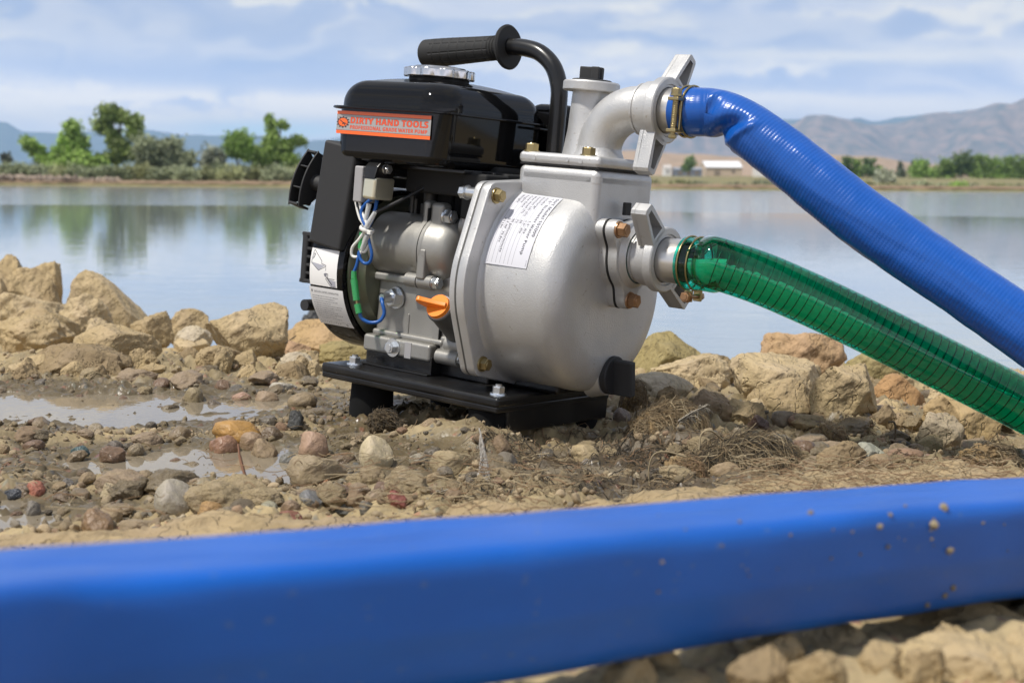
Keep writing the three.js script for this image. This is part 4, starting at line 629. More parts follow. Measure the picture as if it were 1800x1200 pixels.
  P('data_label', g, PHY({ map: lt, roughness: 0.6, specularIntensity: 0.5 }), hs, true);
}
function coupling(name, x, y, z, wings, tailExtra) {
  const c = P(name, [latheX([[x, 0.0225], [x + 0.001, 0.0240], [x + 0.003, 0.0240], [x + 0.0035, 0.0230], [x + 0.0050, 0.0230], [x + 0.0055, 0.0248], [x + 0.0072, 0.0248], [x + 0.0078, 0.0258], [x + 0.0200, 0.0268], [x + 0.0204, 0.0296], [x + 0.0212, 0.0302], [x + 0.0290, 0.0302], [x + 0.0300, 0.0290], [x + 0.0300, 0.0240], [x + 0.0285, 0.0232], [x + 0.0285, 0.0212]], y, z, 72)], M.cast);
  P('hose_spigot', [latheX([[x + 0.020, 0.0205], [x + 0.0500, 0.0205], [x + 0.0500, 0.0185], [x + 0.020, 0.0185]], y, z, 64)], M.machined, c);
  for (const [dy, dz] of wings) { // lug: tapered, with a pocket in its outer face
    const l = Math.hypot(dy, dz), u = [dz / l, dy / l], v = [-u[1], u[0]], q = (a, b) => [z + u[0] * a + v[0] * b, y + u[1] * a + v[1] * b];
    const out = [q(0.026, -0.0125), q(0.060, -0.0075), q(0.0625, -0.005), q(0.0625, 0.0045), q(0.060, 0.0065), q(0.026, 0.0125)], inn = [q(0.031, -0.0088), q(0.0575, -0.0048), q(0.0585, 0.0025), q(0.031, 0.0088)];
    P('wing_lug', [extX(out, x + 0.0165, x + 0.0300, 0.0008, [inn], 0.4), extX(out, x + 0.0135, x + 0.0190, 0.0008, [], 0.4)], M.cast, c);
  }
}
// ---------------------------------------------------------------- hoses
function sweep(path, n, m, radius, closedEnds = false, upv = V(0, 1, 0)) { // radius(s, angle) -> [across, up] in metres; angle 0 faces the camera side, a quarter turn is up
  const c = new THREE.CatmullRomCurve3(path, false, 'centripetal'), L = c.getLength(), pos = [], uv = [], id = [];
  for (let j = 0; j <= n; j++) {
    const p = c.getPointAt(j / n), t = c.getTangentAt(j / n), side = t.clone().cross(upv).normalize(), up = side.clone().cross(t).normalize(), s = j / n * L;
    for (let i = 0; i <= m; i++) { const a = i / m * 2 * Math.PI, [r, q] = radius(s, a, L); const P = p.clone().addScaledVector(side, r).addScaledVector(up, q); pos.push(P.x, P.y, P.z); uv.push(s, a / (2 * Math.PI)); }
    if (j) for (let i = 0; i < m; i++) { const p0 = (j - 1) * (m + 1) + i, q0 = p0 + m + 1; id.push(p0, q0, p0 + 1, p0 + 1, q0, q0 + 1); }
  }
  const g = new THREE.BufferGeometry(); g.setAttribute('position', new THREE.Float32BufferAttribute(pos, 3)); g.setAttribute('uv', new THREE.Float32BufferAttribute(uv, 2)); g.setIndex(id); g.computeVertexNormals();
  const nn = g.attributes.normal; for (let j = 0; j <= n; j++) { const a = j * (m + 1), b = a + m; const v = V().fromBufferAttribute(nn, a).add(V().fromBufferAttribute(nn, b)).normalize(); nn.setXYZ(a, v.x, v.y, v.z); nn.setXYZ(b, v.x, v.y, v.z); }
  return g;
}
const inPump = (g) => g.applyMatrix4(pump.matrixWorld);
function xTorus(x, y, z, r, t) { const g = new THREE.TorusGeometry(r, t, 10, 72); g.rotateY(Math.PI / 2); return T(g, x, y, z); }
const mesh = (name, g, mat, parent) => { const m = new THREE.Mesh(g, mat); m.name = parent === scene ? numbered(name) : name; m.castShadow = m.receiveShadow = true; parent.add(m); return m; };
const weave = dataTex(64, 256, (u, v, x, y) => { const a = 0.5 + 0.5 * Math.cos(u * 2 * Math.PI), b = 0.5 + 0.5 * Math.cos(v * 2 * Math.PI * 64); return grey(0.10 + 0.45 * Math.pow(a, 0.7) + 0.42 * b * a); });
weave.repeat.set(1 / 0.0033, 1); weave.needsUpdate = true;
const hoseCol = dataTex(512, 256, (u, v) => { const n = tnoise(u, v, 6, 4), s = sst(0.42, 0.62, tnoise(u + 0.4, v, 40, 3)) * 0.25; const l = 0.94 + 0.12 * n; return [srgb(clamp(0.006 * l + 0.05 * s)), srgb(clamp(0.088 * l + 0.06 * s)), srgb(clamp(0.40 * l + 0.02 * s))]; }, true);
hoseCol.repeat.set(3, 1); hoseCol.needsUpdate = true;
const hoseFlatCol = dataTex(1024, 512, (u, v) => { const n = tnoise(u, v, 5, 4), d = sst(0.25, 0.75, tnoise(u + 0.2, v + 0.5, 9, 5)) * 0.30, s = sst(0.50, 0.66, tnoise(u + 0.4, v, 46, 3)) * 0.7; const l = 0.95 + 0.16 * n, m = clamp(0.22 * d + 0.5 * s); return [srgb(clamp(lerp(0.003 * l, 0.14, m))), srgb(clamp(lerp(0.100 * l, 0.18, m))), srgb(clamp(lerp(0.46 * l, 0.26, m)))]; }, true);
hoseFlatCol.repeat.set(2.2, 1); hoseFlatCol.needsUpdate = true;
const blueRib = PHY({ map: hoseCol, roughness: 0.29, bumpMap: weave, bumpScale: 0.00018 });
const blueFlat = PHY({ map: hoseFlatCol, roughness: 0.42, specularIntensity: 0.5, clearcoat: 0.25, clearcoatRoughness: 0.28, bumpMap: scaled(fineBump, 8), bumpScale: 0.0002 });
{ // blue discharge hose
  const o = new THREE.Group(); o.name = numbered('discharge_hose'); scene.add(o); tag(o, 'ribbed blue hose running from the upper outlet down to the right', 'hose');
  const ey = 0.3222, pth = [loc(0.1455, ey, 0), loc(0.165, ey, 0), at(1250, 198, 1.28), at(1284, 207, 1.269), at(1318, 226, 1.26), at(1360, 257, 1.25), at(1497, 369, 1.22), at(1650, 475, 1.195), at(1800, 579, 1.17), at(2050, 755, 1.13), at(2400, 1010, 1.09)];
  const sk = 0.064;
  const fold = (s, a) => { // pinched where the hose bends down: a crease on the camera side and below, none on top
    const q = Math.sin(a), d = s - sk - 0.013 * q, w = Math.exp(-((d / 0.0075) ** 2)), f = sst(0.62, -0.15, q) * (0.55 + 0.45 * clamp(Math.cos(a) + 0.3));
    const rid = Math.exp(-(((d - 0.0125) / 0.0040) ** 2)) * sst(0.75, 0.2, q) * clamp(Math.cos(a) + 0.35), rid2 = Math.exp(-(((s - 0.032 - 0.010 * q) / 0.0045) ** 2)) * Math.exp(-(((a - 0.75) / 0.45) ** 2)), val2 = Math.exp(-(((s - 0.041 - 0.004 * q) / 0.006) ** 2)) * Math.exp(-(((a - 0.25) / 0.5) ** 2));
    return -0.0088 * w * f + 0.0028 * rid + 0.0022 * rid2 - 0.0034 * val2;
  };
  const body = mesh('hose_body', sweep(pth, 620, 84, (s, a) => {
    const open = sst(0.05, 0.16, s), drop = sst(0.064, 0.074, s) * clamp(-Math.sin(a) * 1.2 + 0.1), wob = 0.0004 * fbm(s * 30, Math.cos(a) * 2, 3) + 0.0010 * open * fbm(s * 7, Math.sin(a) * 1.2 + 4, 2), seam = 0.0012 * open * Math.exp(-(((a - 4.45) / 0.10) ** 2));
    const dent = -0.0022 * Math.exp(-(((s - 0.53) / 0.012) ** 2)) * clamp(Math.cos(a - 0.6)) ;
    const r = lerp(0.0218, 0.0253, Math.max(open, drop)) + fold(s, a) + wob + seam + dent; return [r * Math.cos(a) * (1 - 0.06 * open), r * Math.sin(a)];
  }), blueRib, o);
  mesh('hose_lining', sweep(pth.slice(0, 2), 12, 48, (s, a) => [0.0206 * Math.cos(a), 0.0208 * Math.sin(a)]), STD({ color: rgb(0.03, 0.05, 0.12), roughness: 0.7 }), o);
  const cl = mk('hose_clamp', [xTorus(0.1545, ey, 0, 0.0229, 0.0010), xTorus(0.1605, ey, 0, 0.0231, 0.0010)].map(inPump), M.brass, o);
  const bz = 0.0262, X = 0.1575, br = [box3(X - 0.0055, X + 0.0055, ey + 0.0075, ey + 0.0105, bz - 0.0062, bz + 0.0055, 0.0006), box3(X - 0.005, X + 0.005, ey - 0.0205, ey - 0.0175, bz - 0.0095, bz + 0.0045, 0.0006), box3(X + 0.0035, X + 0.0052, ey - 0.020, ey + 0.012, bz - 0.0055, bz - 0.002, 0.0005)];
  mk('clamp_bracket', br.map(inPump), M.brass, cl);
  mk('clamp_screw', [cylBetween(V(X, ey - 0.026, bz), V(X, ey + 0.012, bz), 0.0026, 0.0026, 16), boltGeo([X, ey + 0.0118, bz], [0, 1, 0], 0.0085, 0.0055, 1.2), ...[...Array(14).keys()].map((i) => T(new THREE.TorusGeometry(0.0026, 0.0004, 6, 18).rotateX(Math.PI / 2), X, ey - 0.015 + i * 0.0016, bz)), boltGeo([X, ey - 0.0215, bz], [0, -1, 0], 0.0065, 0.003, 0)].map(inPump), M.brass, cl);
}
{ // green suction hose, clear with a stiff spiral
  const o = new THREE.Group(); o.name = numbered('suction_hose'); scene.add(o); tag(o, 'transparent green ribbed hose curving from the lower inlet to the right', 'hose');
  const iy = 0.1865, pth = [loc(0.1690, iy, 0), loc(0.186, iy, 0), loc(0.2005, iy - 0.0005, 0), at(1247, 460, 1.272), at(1330, 486, 1.268), at(1413, 521, 1.268), at(1497, 560, 1.268), at(1580, 601, 1.268), at(1690, 656, 1.268), at(1800, 712, 1.268), at(1980, 806, 1.27), at(2300, 980, 1.27)];
  const R = 0.0236;
  const outer = PHY({ color: rgb(0.03, 0.66, 0.50), roughness: 0.04, transmission: 1, thickness: 0, ior: 1.5 });
  mesh('hose_body', sweep(pth, 420, 64, (s, a) => [R * Math.cos(a), R * Math.sin(a)]), outer, o);
  // water lying low in the hose, its bright green imitating light coming through
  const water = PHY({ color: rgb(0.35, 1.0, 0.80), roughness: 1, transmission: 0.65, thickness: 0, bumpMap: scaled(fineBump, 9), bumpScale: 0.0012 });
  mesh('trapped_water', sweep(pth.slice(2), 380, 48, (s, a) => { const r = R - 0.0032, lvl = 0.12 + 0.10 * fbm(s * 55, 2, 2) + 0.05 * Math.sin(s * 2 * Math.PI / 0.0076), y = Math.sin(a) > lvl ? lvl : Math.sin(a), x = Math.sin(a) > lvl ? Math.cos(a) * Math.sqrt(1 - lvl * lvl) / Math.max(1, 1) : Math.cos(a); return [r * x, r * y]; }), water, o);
  mesh('hose_lining', sweep(pth.slice(1), 380, 32, (s, a) => { const b = Math.PI * 0.44 + (a / (2 * Math.PI)) * Math.PI * 0.86; return [(R - 0.0023) * Math.cos(b), (R - 0.0023) * Math.sin(b)]; }), PHY({ color: rgb(0.02, 0.52, 0.36), roughness: 0.75, transmission: 0.6, thickness: 0 }), o);
  const c = new THREE.CatmullRomCurve3(pth, false, 'centripetal'), L = c.getLength(), hp = [], pitch = 0.0076, s0 = 0.034;
  const spiral = PHY({ color: rgb(0.005, 0.10, 0.05), roughness: 0.3 });
  const turns = Math.floor((L - s0) / pitch), N = turns * 26;
  for (let k = 0; k <= N; k++) { const s = s0 + k / N * turns * pitch, p = c.getPointAt(clamp(s / L)), t = c.getTangentAt(clamp(s / L)), side = t.clone().cross(V(0, 1, 0)).normalize(), up = side.clone().cross(t).normalize(), a = k / 26 * 2 * Math.PI; hp.push(p.addScaledVector(side, (R - 0.0013) * Math.cos(a)).addScaledVector(up, (R - 0.0013) * Math.sin(a))); }
  class Poly extends THREE.Curve { getPoint(t) { const f = t * (hp.length - 1), i = Math.min(hp.length - 2, Math.floor(f)); return hp[i].clone().lerp(hp[i + 1], f - i); } getPointAt(t) { return this.getPoint(t); } getTangentAt(t) { const f = Math.min(hp.length - 2, Math.floor(t * (hp.length - 1))); return hp[f + 1].clone().sub(hp[f]).normalize(); } getTangent(t) { return this.getTangentAt(t); } }
  mesh('spiral', new THREE.TubeGeometry(new Poly(), N, 0.00055, 5), spiral, o);
  const cl = mk('hose_clamp', [xTorus(0.1735, iy, 0, R + 0.0008, 0.0009), xTorus(0.1830, iy, 0, R + 0.0008, 0.0009)].map(inPump), M.brass, o);
  const b = [box3(0.176, 0.184, iy - R - 0.011, iy - R - 0.0005, -0.010, -0.007, 0.0006), box3(0.176, 0.184, iy - R - 0.011, iy - R - 0.0005, 0.007, 0.010, 0.0006)];
  mk('clamp_bracket', b.map(inPump), M.brass, cl);
  mk('clamp_screw', [cylBetween(V(0.180, iy - R - 0.0065, -0.014), V(0.180, iy - R - 0.0065, 0.016), 0.0022, 0.0022, 14), boltGeo([0.180, iy - R - 0.0065, 0.010], [0, 0, 1], 0.0085, 0.005, 1.2), boltGeo([0.180, iy - R - 0.0065, -0.010], [0, 0, -1], 0.007, 0.004, 0)].map(inPump), M.rusty, cl);
}
const foreTop = [[-700, 1085, 0.28], [-300, 1022, 0.335], [0, 985, 0.385], [300, 962, 0.42], [600, 940, 0.458], [900, 919, 0.50], [1200, 893, 0.553], [1500, 868, 0.612], [1800, 849, 0.68], [2300, 822, 0.80], [2900, 800, 0.95]];
{ // flat lying blue hose across the front
  const o = mesh('flat_hose', sweep(foreTop.map(([x, y, d]) => { const p = at(x, y, d); p.y -= 0.0262; return p; }), 260, 72, (s, a) => {
    const n = 4.2 + 3.5 * Math.exp(-(((a - 0.75) / 0.5) ** 2)), c = Math.cos(a + 0.06), q = Math.sin(a + 0.06), k = Math.pow(Math.pow(Math.abs(c), n) + Math.pow(Math.abs(q), n), -1 / n), w = 0.0009 * fbm(s * 6, Math.cos(a) * 1.5, 3);
    const r = 0.0256 * k + w, low = q < 0 ? 1 - 0.30 * clamp(-q) * clamp(c) : 1; return [r * Math.cos(a) * low * 1.02, r * Math.sin(a)];
  }), blueFlat, scene);
  tag(o, 'blurred flat blue hose lying across the foreground', 'hose');
}
// ---------------------------------------------------------------- stones
const rockMat = (r, g, b, rough = 0.92, rep = 4.5, bs = 0.009) => STD({ color: rgb(r, g, b), map: scaled(rockCol, rep), roughness: rough, bumpMap: scaled(rockBump, rep * 1.3), bumpScale: bs });
function rockGeo(seed, detail, facets, rough, round = 0.5) {
  let g = new THREE.IcosahedronGeometry(1, detail); g.deleteAttribute('uv'); g.deleteAttribute('normal'); g = mergeVertices(g, 1e-5);
  const R = rng(seed), pl = []; for (let i = 0; i < facets; i++) { const a = R() * 6.283, c = 2 * R() - 1, s = Math.sqrt(1 - c * c); pl.push([s * Math.cos(a), c, s * Math.sin(a), lerp(0.55, 0.92, R())]); }
  const p = g.attributes.position, o = R() * 100;
  for (let i = 0; i < p.count; i++) {
    let x = p.getX(i), y = p.getY(i), z = p.getZ(i);
    for (const [a, b, c, d] of pl) { const e = a * x + b * y + c * z - d; if (e > 0) { const k = e * (1 - round * 0.35); x -= a * k; y -= b * k; z -= c * k; } }
    const n1 = fbm3(x * 1.3 + o, y * 1.3, z * 1.3, 3), n2 = fbm3(x * 4 + o, y * 4, z * 4, 4), cr = Math.max(0, 1 - Math.abs(fbm3(x * 1.9, y * 1.9 + o, z * 1.9, 2)) * 9), k = 1 + rough * (0.55 * n1 + 0.30 * n2 - 0.10 * cr);
    p.setXYZ(i, x * k, y * k, z * k);
  }
  return g;
}
const fitted = (g, w, h, d) => { g.computeBoundingBox(); const b = g.boundingBox, s = b.getSize(V()), c = b.getCenter(V()); g.translate(-c.x, -c.y, -c.z); g.scale(w / s.x, h / s.y, d / s.z); g.computeVertexNormals(); return g; };
const sand = [rockMat(0.55, 0.44, 0.265), rockMat(0.49, 0.385, 0.225), rockMat(0.58, 0.47, 0.295), rockMat(0.44, 0.345, 0.20)];
const moss = rockMat(0.36, 0.30, 0.14), rust = rockMat(0.47, 0.29, 0.14), muddy = rockMat(0.32, 0.245, 0.145), slateM = rockMat(0.05, 0.052, 0.055, 0.6), greyM = rockMat(0.46, 0.39, 0.28), palest = rockMat(0.60, 0.53, 0.40);
let rk = 500;
// visible box in photo pixels: x0, x1, top, base; d: distance when the base is hidden behind others
function boulder(x0, x1, top, bottom, mat, label, o = {}) {
  const cx = (x0 + x1) / 2, front = o.d ? at(cx, bottom, o.d) : hit(cx, bottom, 0.9), d = o.d ?? -front.z, k = d / 2500, w = (x1 - x0) * k * 1.06, dp = w * (o.deep ?? 0.8);
  const topY = at(cx, top, d + dp * 0.35).y, low = Math.min(front.y, ground(front.x, front.z - dp * 0.4, false)) - 0.012 - 0.06 * w, h = topY - low;
  let g = rockGeo(rk++, o.det ?? 18, (o.facets ?? 9) + 4, (o.rough ?? 0.30) * 0.62, (o.round ?? 0.5) * 0.35); g.rotateY((o.turn ?? rk * 1.7) % 6.28); if (o.tilt) g.rotateZ(o.tilt); g = fitted(g, w, h, dp); if (o.skew) { const p = g.attributes.position; for (let i = 0; i < p.count; i++) { const u = p.getX(i) / w + 0.5, y = p.getY(i) + h / 2; p.setY(i, y * (1 - o.skew * sst(0.15, 1.1, u)) - h / 2); } g.computeVertexNormals(); }
  const m = mk('boulder', norm(g), mat); m.position.set(front.x, (topY + low) / 2, front.z - dp * 0.40); tag(m, label, 'boulder'); return m;
}
boulder(-60, 43, 447, 510, sand[1], 'rounded boulder cut off by the left edge, topmost of the pile', { d: 2.72 });
boulder(-30, 20, 487, 516, sand[2], 'small tan rock below the topmost one at the left edge', { d: 2.62 });
boulder(22, 103, 456, 520, sand[0], 'upright squarish boulder with a crack near the left edge', { d: 2.66, facets: 12, round: 0.2, turn: 0.4 });
boulder(62, 100, 490, 520, sand[3], 'wedge of darker rock at the foot of the cracked boulder', { d: 2.52 });
boulder(98, 278, 461, 578, sand[0], 'largest tan boulder sloping down to the right on the left shore', { d: 2.60, deep: 0.7, facets: 8, round: 0.3, rough: 0.24, turn: 2.2, skew: 0.62 });
boulder(-20, 120, 512, 575, sand[2], 'crumbly pale rock mass under the left boulders', { d: 2.48, rough: 0.45 });
boulder(100, 190, 514, 580, sand[2], 'knobbly pale rock in front of the largest boulder', { d: 2.44, rough: 0.45 });
boulder(18, 122, 537, 612, sand[3], 'smooth humped rock behind the rough left boulder', { d: 2.36, rough: 0.18, round: 0.9 });
boulder(-30, 113, 552, 632, sand[1], 'rough boulder with dark underside at the left edge', { rough: 0.42, d: 2.18 });
boulder(122, 267, 571, 634, sand[1], 'long smooth boulder with a pale worn top', { rough: 0.18, facets: 6, round: 0.7 });
boulder(140, 195, 558, 590, sand[2], 'small pale stone on top of the long smooth boulder', { d: 2.30 });
boulder(224, 298, 546, 606, sand[3], 'blocky brownish boulder right of the largest one', { d: 2.30, facets: 12, rough: 0.35 });
boulder(285, 360, 541, 586, sand[1], 'low shaded boulder left of the big faceted one', { d: 2.38 });
boulder(300, 366, 572, 590, palest, 'thin pale slab under the low shaded boulder', { d: 2.28, facets: 6 });
boulder(304, 368, 587, 621, sand[2], 'smooth tan stone beside the big faceted boulder', { rough: 0.15, round: 0.8 });
boulder(353, 500, 532, 640, sand[0], 'big faceted boulder standing by the water left of the pump', { deep: 0.85, facets: 10, round: 0.15, rough: 0.24, turn: 1.0 });
boulder(340, 406, 608, 642, sand[3], 'small wedge of rock under the big faceted boulder', {});
boulder(495, 642, 562, 634, rockMat(0.52, 0.37, 0.20), 'ochre boulder half hidden behind the pump', { facets: 12, rough: 0.3 });
boulder(560, 650, 600, 640, moss, 'moss stained lower rock just left of the pump base', {});
boulder(500, 548, 600, 641, rockMat(0.50, 0.34, 0.21), 'pinkish rounded stone between the boulders left of the pump', { rough: 0.2 });
boulder(528, 574, 540, 572, slateM, 'dark wet rock standing in the lake behind the pump', { d: 3.1 });
boulder(25, 218, 606, 664, muddy, 'broad flat mud covered rock at the left', { deep: 0.5, rough: 0.25 });
boulder(14, 70, 640, 672, muddy, 'rough clod in front of the flat mud covered rock', { rough: 0.5 });
boulder(1118, 1234, 583, 645, moss, 'mossy boulder by the water right of the pump', { d: 1.98, rough: 0.25 });
boulder(1204, 1298, 619, 668, sand[3], 'dark ochre boulder behind the pale rough rock', { d: 1.85 });
boulder(1147, 1285, 624, 690, sand[2], 'pale rough boulder with a bright ridge right of the pump', { rough: 0.4 });
boulder(1100, 1226, 657, 708, palest, 'flat pale slab lying behind the drain plug', { deep: 0.9, rough: 0.15, facets: 8 });
boulder(1340, 1492, 581, 650, rockMat(0.52, 0.36, 0.21), 'reddish peaked boulder behind the flat topped one', { d: 1.95, facets: 12, rough: 0.35 });
boulder(1294, 1450, 625, 712, sand[2], 'large flat topped boulder on the right shore', { facets: 7, rough: 0.22, round: 0.3 });
boulder(1338, 1448, 668, 740, sand[1], 'rounded tan boulder in front of the flat topped one', { rough: 0.25 });
boulder(1434, 1552, 641, 740, sand[0], 'tall pale boulder with brown patches under the green hose', { facets: 10, rough: 0.26, round: 0.3 });
boulder(1208, 1302, 687, 745, rockMat(0.36, 0.275, 0.18), 'brown rock with a dark hollow underneath', { rough: 0.35 });
boulder(1480, 1600, 616, 690, moss, 'weedy green boulder behind the tall pale one', { d: 1.85 });
boulder(1538, 1636, 660, 712, rust, 'orange brown flat boulder below the green hose', { facets: 9, rough: 0.2 });
boulder(1648, 1790, 698, 778, rockMat(0.50, 0.375, 0.20), 'tan boulder at the right edge beneath the green hose', { facets: 9, rough: 0.22 });
boulder(1760, 1900, 720, 775, sand[3], 'low rock at the right edge of the shore', {});
boulder(1618, 1698, 729, 792, greyM, 'grey cone shaped stone left of the right edge boulder', { facets: 10, rough: 0.3, round: 0.2 });
boulder(1604, 1664, 768, 796, rockMat(0.40, 0.33, 0.2), 'small tilted wedge stone in front of the grey cone', { facets: 9 });
boulder(1500, 1568, 783, 822, rockMat(0.42, 0.43, 0.36, 0.7), 'flat pale green stone lying in the weed', { facets: 7, rough: 0.12, round: 0.3 });
boulder(1440, 1530, 780, 836, muddy, 'mud coated lump left of the pale green stone', { rough: 0.3 });
{ // middling stones wedged between the boulders
  const R = rng(303), put = (x, y, w, h, i, grp, label) => boulder(x - w / 2, x + w / 2, y - h, y, [sand[0], sand[1], sand[2], sand[3], muddy, palest, sand[1]][(R() * 7) | 0], label, { facets: 8 + (R() * 6 | 0), rough: 0.2 + 0.25 * R(), round: R(), det: 11 }).userData.group = grp;
  for (let i = 0; i < 30; i++) { const x = 20 + 560 * R(), t = R(); put(x, 628 + 40 * t + (x < 220 ? 14 : 0), 26 + 34 * R(), 16 + 20 * R(), i, 'stones wedged below the left boulders', 'tan stone wedged among others below the left boulders'); }
  for (let i = 0; i < 34; i++) { const x = 1120 + 690 * R(), t = R(); put(x, 668 + 95 * t, 30 + 46 * R(), 20 + 26 * R(), i, 'stones wedged among the right boulders', 'tan stone wedged among the right shore boulders'); }
}
// cobbles and pebbles that stand out
const peb = []; for (let i = 0; i < 12; i++) { const g = rockGeo(900 + i, 7, i % 3 === 0 ? 10 : 5, i % 3 === 0 ? 0.24 : 0.12, i % 3 === 0 ? 0.25 : 0.8); fitted(g, 1, 1, 1); peb.push(boxUV(norm(g))); }
const pm = (r, g, b, rough) => rockMat(r, g, b, rough, 0.55, 0.0014);
function cobble(x0, x1, top, bottom, mat, label, v = 1, d, cat = 'pebble', grp) {
  const cx = (x0 + x1) / 2, f = d ? at(cx, bottom, d) : hit(cx, bottom, 0.85), D = d ?? -f.z, k = D / 2500, w = (x1 - x0) * k, h0 = (bottom - top) * k, h = h0 * 1.22, m = new THREE.Mesh(peb[v % 12], mat);
  m.name = numbered(cat === 'pebble' ? 'pebble' : 'cobble'); m.scale.set(w, h, (w + h) * 0.5); m.position.set(f.x, f.y + h0 - h / 2, f.z - (w + h) * 0.2); m.rotation.y = 0.25 * Math.sin(v * 5.1); m.castShadow = m.receiveShadow = true; scene.add(m); tag(m, label, cat, grp); return m;
}
cobble(628, 690, 768, 830, pm(0.60, 0.52, 0.36, 0.85), 'pale cream egg shaped cobble in front of the pump', 1, null, 'cobble');
cobble(521, 577, 759, 814, pm(0.44, 0.30, 0.21, 0.6), 'pinkish brown oval cobble left of the cream one', 2, null, 'cobble');
cobble(363, 417, 766, 806, pm(0.33, 0.19, 0.12, 0.35), 'wet reddish brown cobble at the rim of the puddle', 4, null, 'cobble');
cobble(366, 454, 742, 788, pm(0.48, 0.28, 0.085, 0.5), 'long amber stone resting behind the reddish cobble', 3, null, 'cobble');
cobble(412, 462, 760, 795, pm(0.36, 0.26, 0.17, 0.6), 'grey brown stone right of the amber one', 5, null, 'cobble');
cobble(432, 490, 772, 822, pm(0.34, 0.26, 0.165, 0.8), 'rough muddy stone leaning by the puddle', 6, null, 'cobble');
cobble(487, 520, 795, 825, pm(0.21, 0.21, 0.19, 0.55), 'dull grey stone behind the angular slab', 7);
cobble(495, 608, 800, 858, pm(0.36, 0.29, 0.19, 0.7), 'angular wedge shaped slab in front of the pinkish cobble', 9, null, 'cobble');
cobble(549, 579, 834, 858, pm(0.42, 0.21, 0.10, 0.4), 'small wet orange stone on the angular slab', 8);
cobble(263, 340, 846, 914, pm(0.42, 0.39, 0.33, 0.75), 'speckled grey granite cobble in the left foreground', 1, null, 'cobble');
cobble(127, 200, 896, 952, pm(0.30, 0.20, 0.115, 0.45), 'brown angular cobble near the lower left', 6, null, 'cobble');
cobble(196, 286, 915, 946, pm(0.33, 0.26, 0.17, 0.8), 'flat muddy stone beside the brown angular cobble', 9, null, 'cobble');
cobble(42, 68, 880, 918, pm(0.26, 0.24, 0.21, 0.6), 'upright grey pebble near the lower left corner', 2);
cobble(119, 154, 784, 809, pm(0.075, 0.13, 0.135, 0.3), 'wet blue green pebble behind the left puddle', 4);
cobble(181, 214, 775, 803, pm(0.15, 0.125, 0.10, 0.5), 'round dark brown pebble at the puddle edge', 5);
cobble(157, 202, 796, 820, pm(0.20, 0.095, 0.075, 0.3), 'flat wet maroon stone in the puddle', 10);
cobble(220, 250, 780, 805, pm(0.30, 0.245, 0.16, 0.6), 'muddy round pebble jutting into the puddle', 7);
cobble(2, 43, 859, 880, pm(0.05, 0.058, 0.075, 0.35), 'flat dark blue pebble at the left edge', 4);
cobble(42, 74, 846, 878, pm(0.50, 0.20, 0.14, 0.6), 'salmon red pebble beside the dark blue one', 3);
cobble(173, 216, 848, 880, pm(0.50, 0.42, 0.28, 0.7), 'pale tan rough pebble left of the granite cobble', 0);
cobble(101, 130, 841, 864, pm(0.19, 0.175, 0.16, 0.5), 'grey knob of stone poking from the mud', 6);
cobble(232, 270, 827, 858, pm(0.30, 0.235, 0.15, 0.8), 'muddy rounded lump behind the granite cobble', 5);
cobble(345, 412, 854, 882, pm(0.045, 0.047, 0.05, 0.45), 'flat black stone in front of the puddle', 9, null, 'cobble');
cobble(382, 444, 862, 898, pm(0.34, 0.30, 0.09, 0.85), 'yellow green mossy stone right of the black one', 0, null, 'cobble');
cobble(342, 392, 882, 916, pm(0.42, 0.27, 0.12, 0.7), 'tan rounded stone below the mossy one', 2, null, 'cobble');
cobble(520, 569, 863, 894, pm(0.20, 0.205, 0.21, 0.4), 'blue grey oval pebble in the foreground', 1);
cobble(578, 620, 852, 882, pm(0.27, 0.20, 0.165, 0.6), 'mauve brown pebble behind the dark block', 2);
cobble(586, 632, 879, 906, pm(0.115, 0.118, 0.11, 0.6), 'dark grey blocky stone in the foreground', 0);
cobble(628, 662, 880, 908, pm(0.16, 0.155, 0.14, 0.6), 'second grey block touching the dark one', 9);
cobble(670, 720, 863, 896, pm(0.27, 0.085, 0.065, 0.6), 'deep red angular stone in front of the pump', 6, null, 'cobble');
cobble(490, 527, 880, 908, pm(0.30, 0.215, 0.14, 0.6), 'brown round pebble below the blue grey one', 5);
cobble(454, 486, 882, 908, pm(0.38, 0.37, 0.28, 0.7), 'pale greenish pebble left of the brown round one', 8);
cobble(486, 530, 900, 924, pm(0.29, 0.12, 0.085, 0.6), 'flat brick red pebble near the blue hose', 3);
cobble(638, 680, 860, 888, pm(0.36, 0.28, 0.19, 0.7), 'tan pebble beside the deep red stone', 7);
cobble(750, 842, 792, 842, pm(0.38, 0.31, 0.19, 0.8), 'large mud coated stone beside the white feather', 9, null, 'cobble');
cobble(668, 756, 822, 866, pm(0.35, 0.285, 0.18, 0.8), 'flat mud coated stone left of the feather', 6, null, 'cobble');
cobble(718, 752, 796, 820, pm(0.34, 0.31, 0.24, 0.6), 'small grey tan pebble behind the flat mud stone', 4);
cobble(503, 532, 722, 757, pm(0.06, 0.062, 0.06, 0.55), 'black pebble at the edge of the upper puddle', 0);
cobble(1078, 1112, 718, 748, pm(0.24, 0.19, 0.155, 0.6), 'grey brown round pebble at the right end of the pump', 1);
cobble(1003, 1056, 783, 818, pm(0.46, 0.37, 0.22, 0.7), 'tan stone with a pale tip among the roots', 3, null, 'cobble');
cobble(1316, 1358, 730, 760, pm(0.12, 0.075, 0.06, 0.5), 'dark brown stone between the right boulders and roots', 6);
cobble(1225, 1260, 742, 760, pm(0.17, 0.175, 0.16, 0.5), 'flat grey green pebble under the hollow brown rock', 4);
cobble(1355, 1420, 722, 752, pm(0.30, 0.25, 0.19, 0.75), 'flat grey tan stone right of the dark brown one', 9, null, 'cobble');
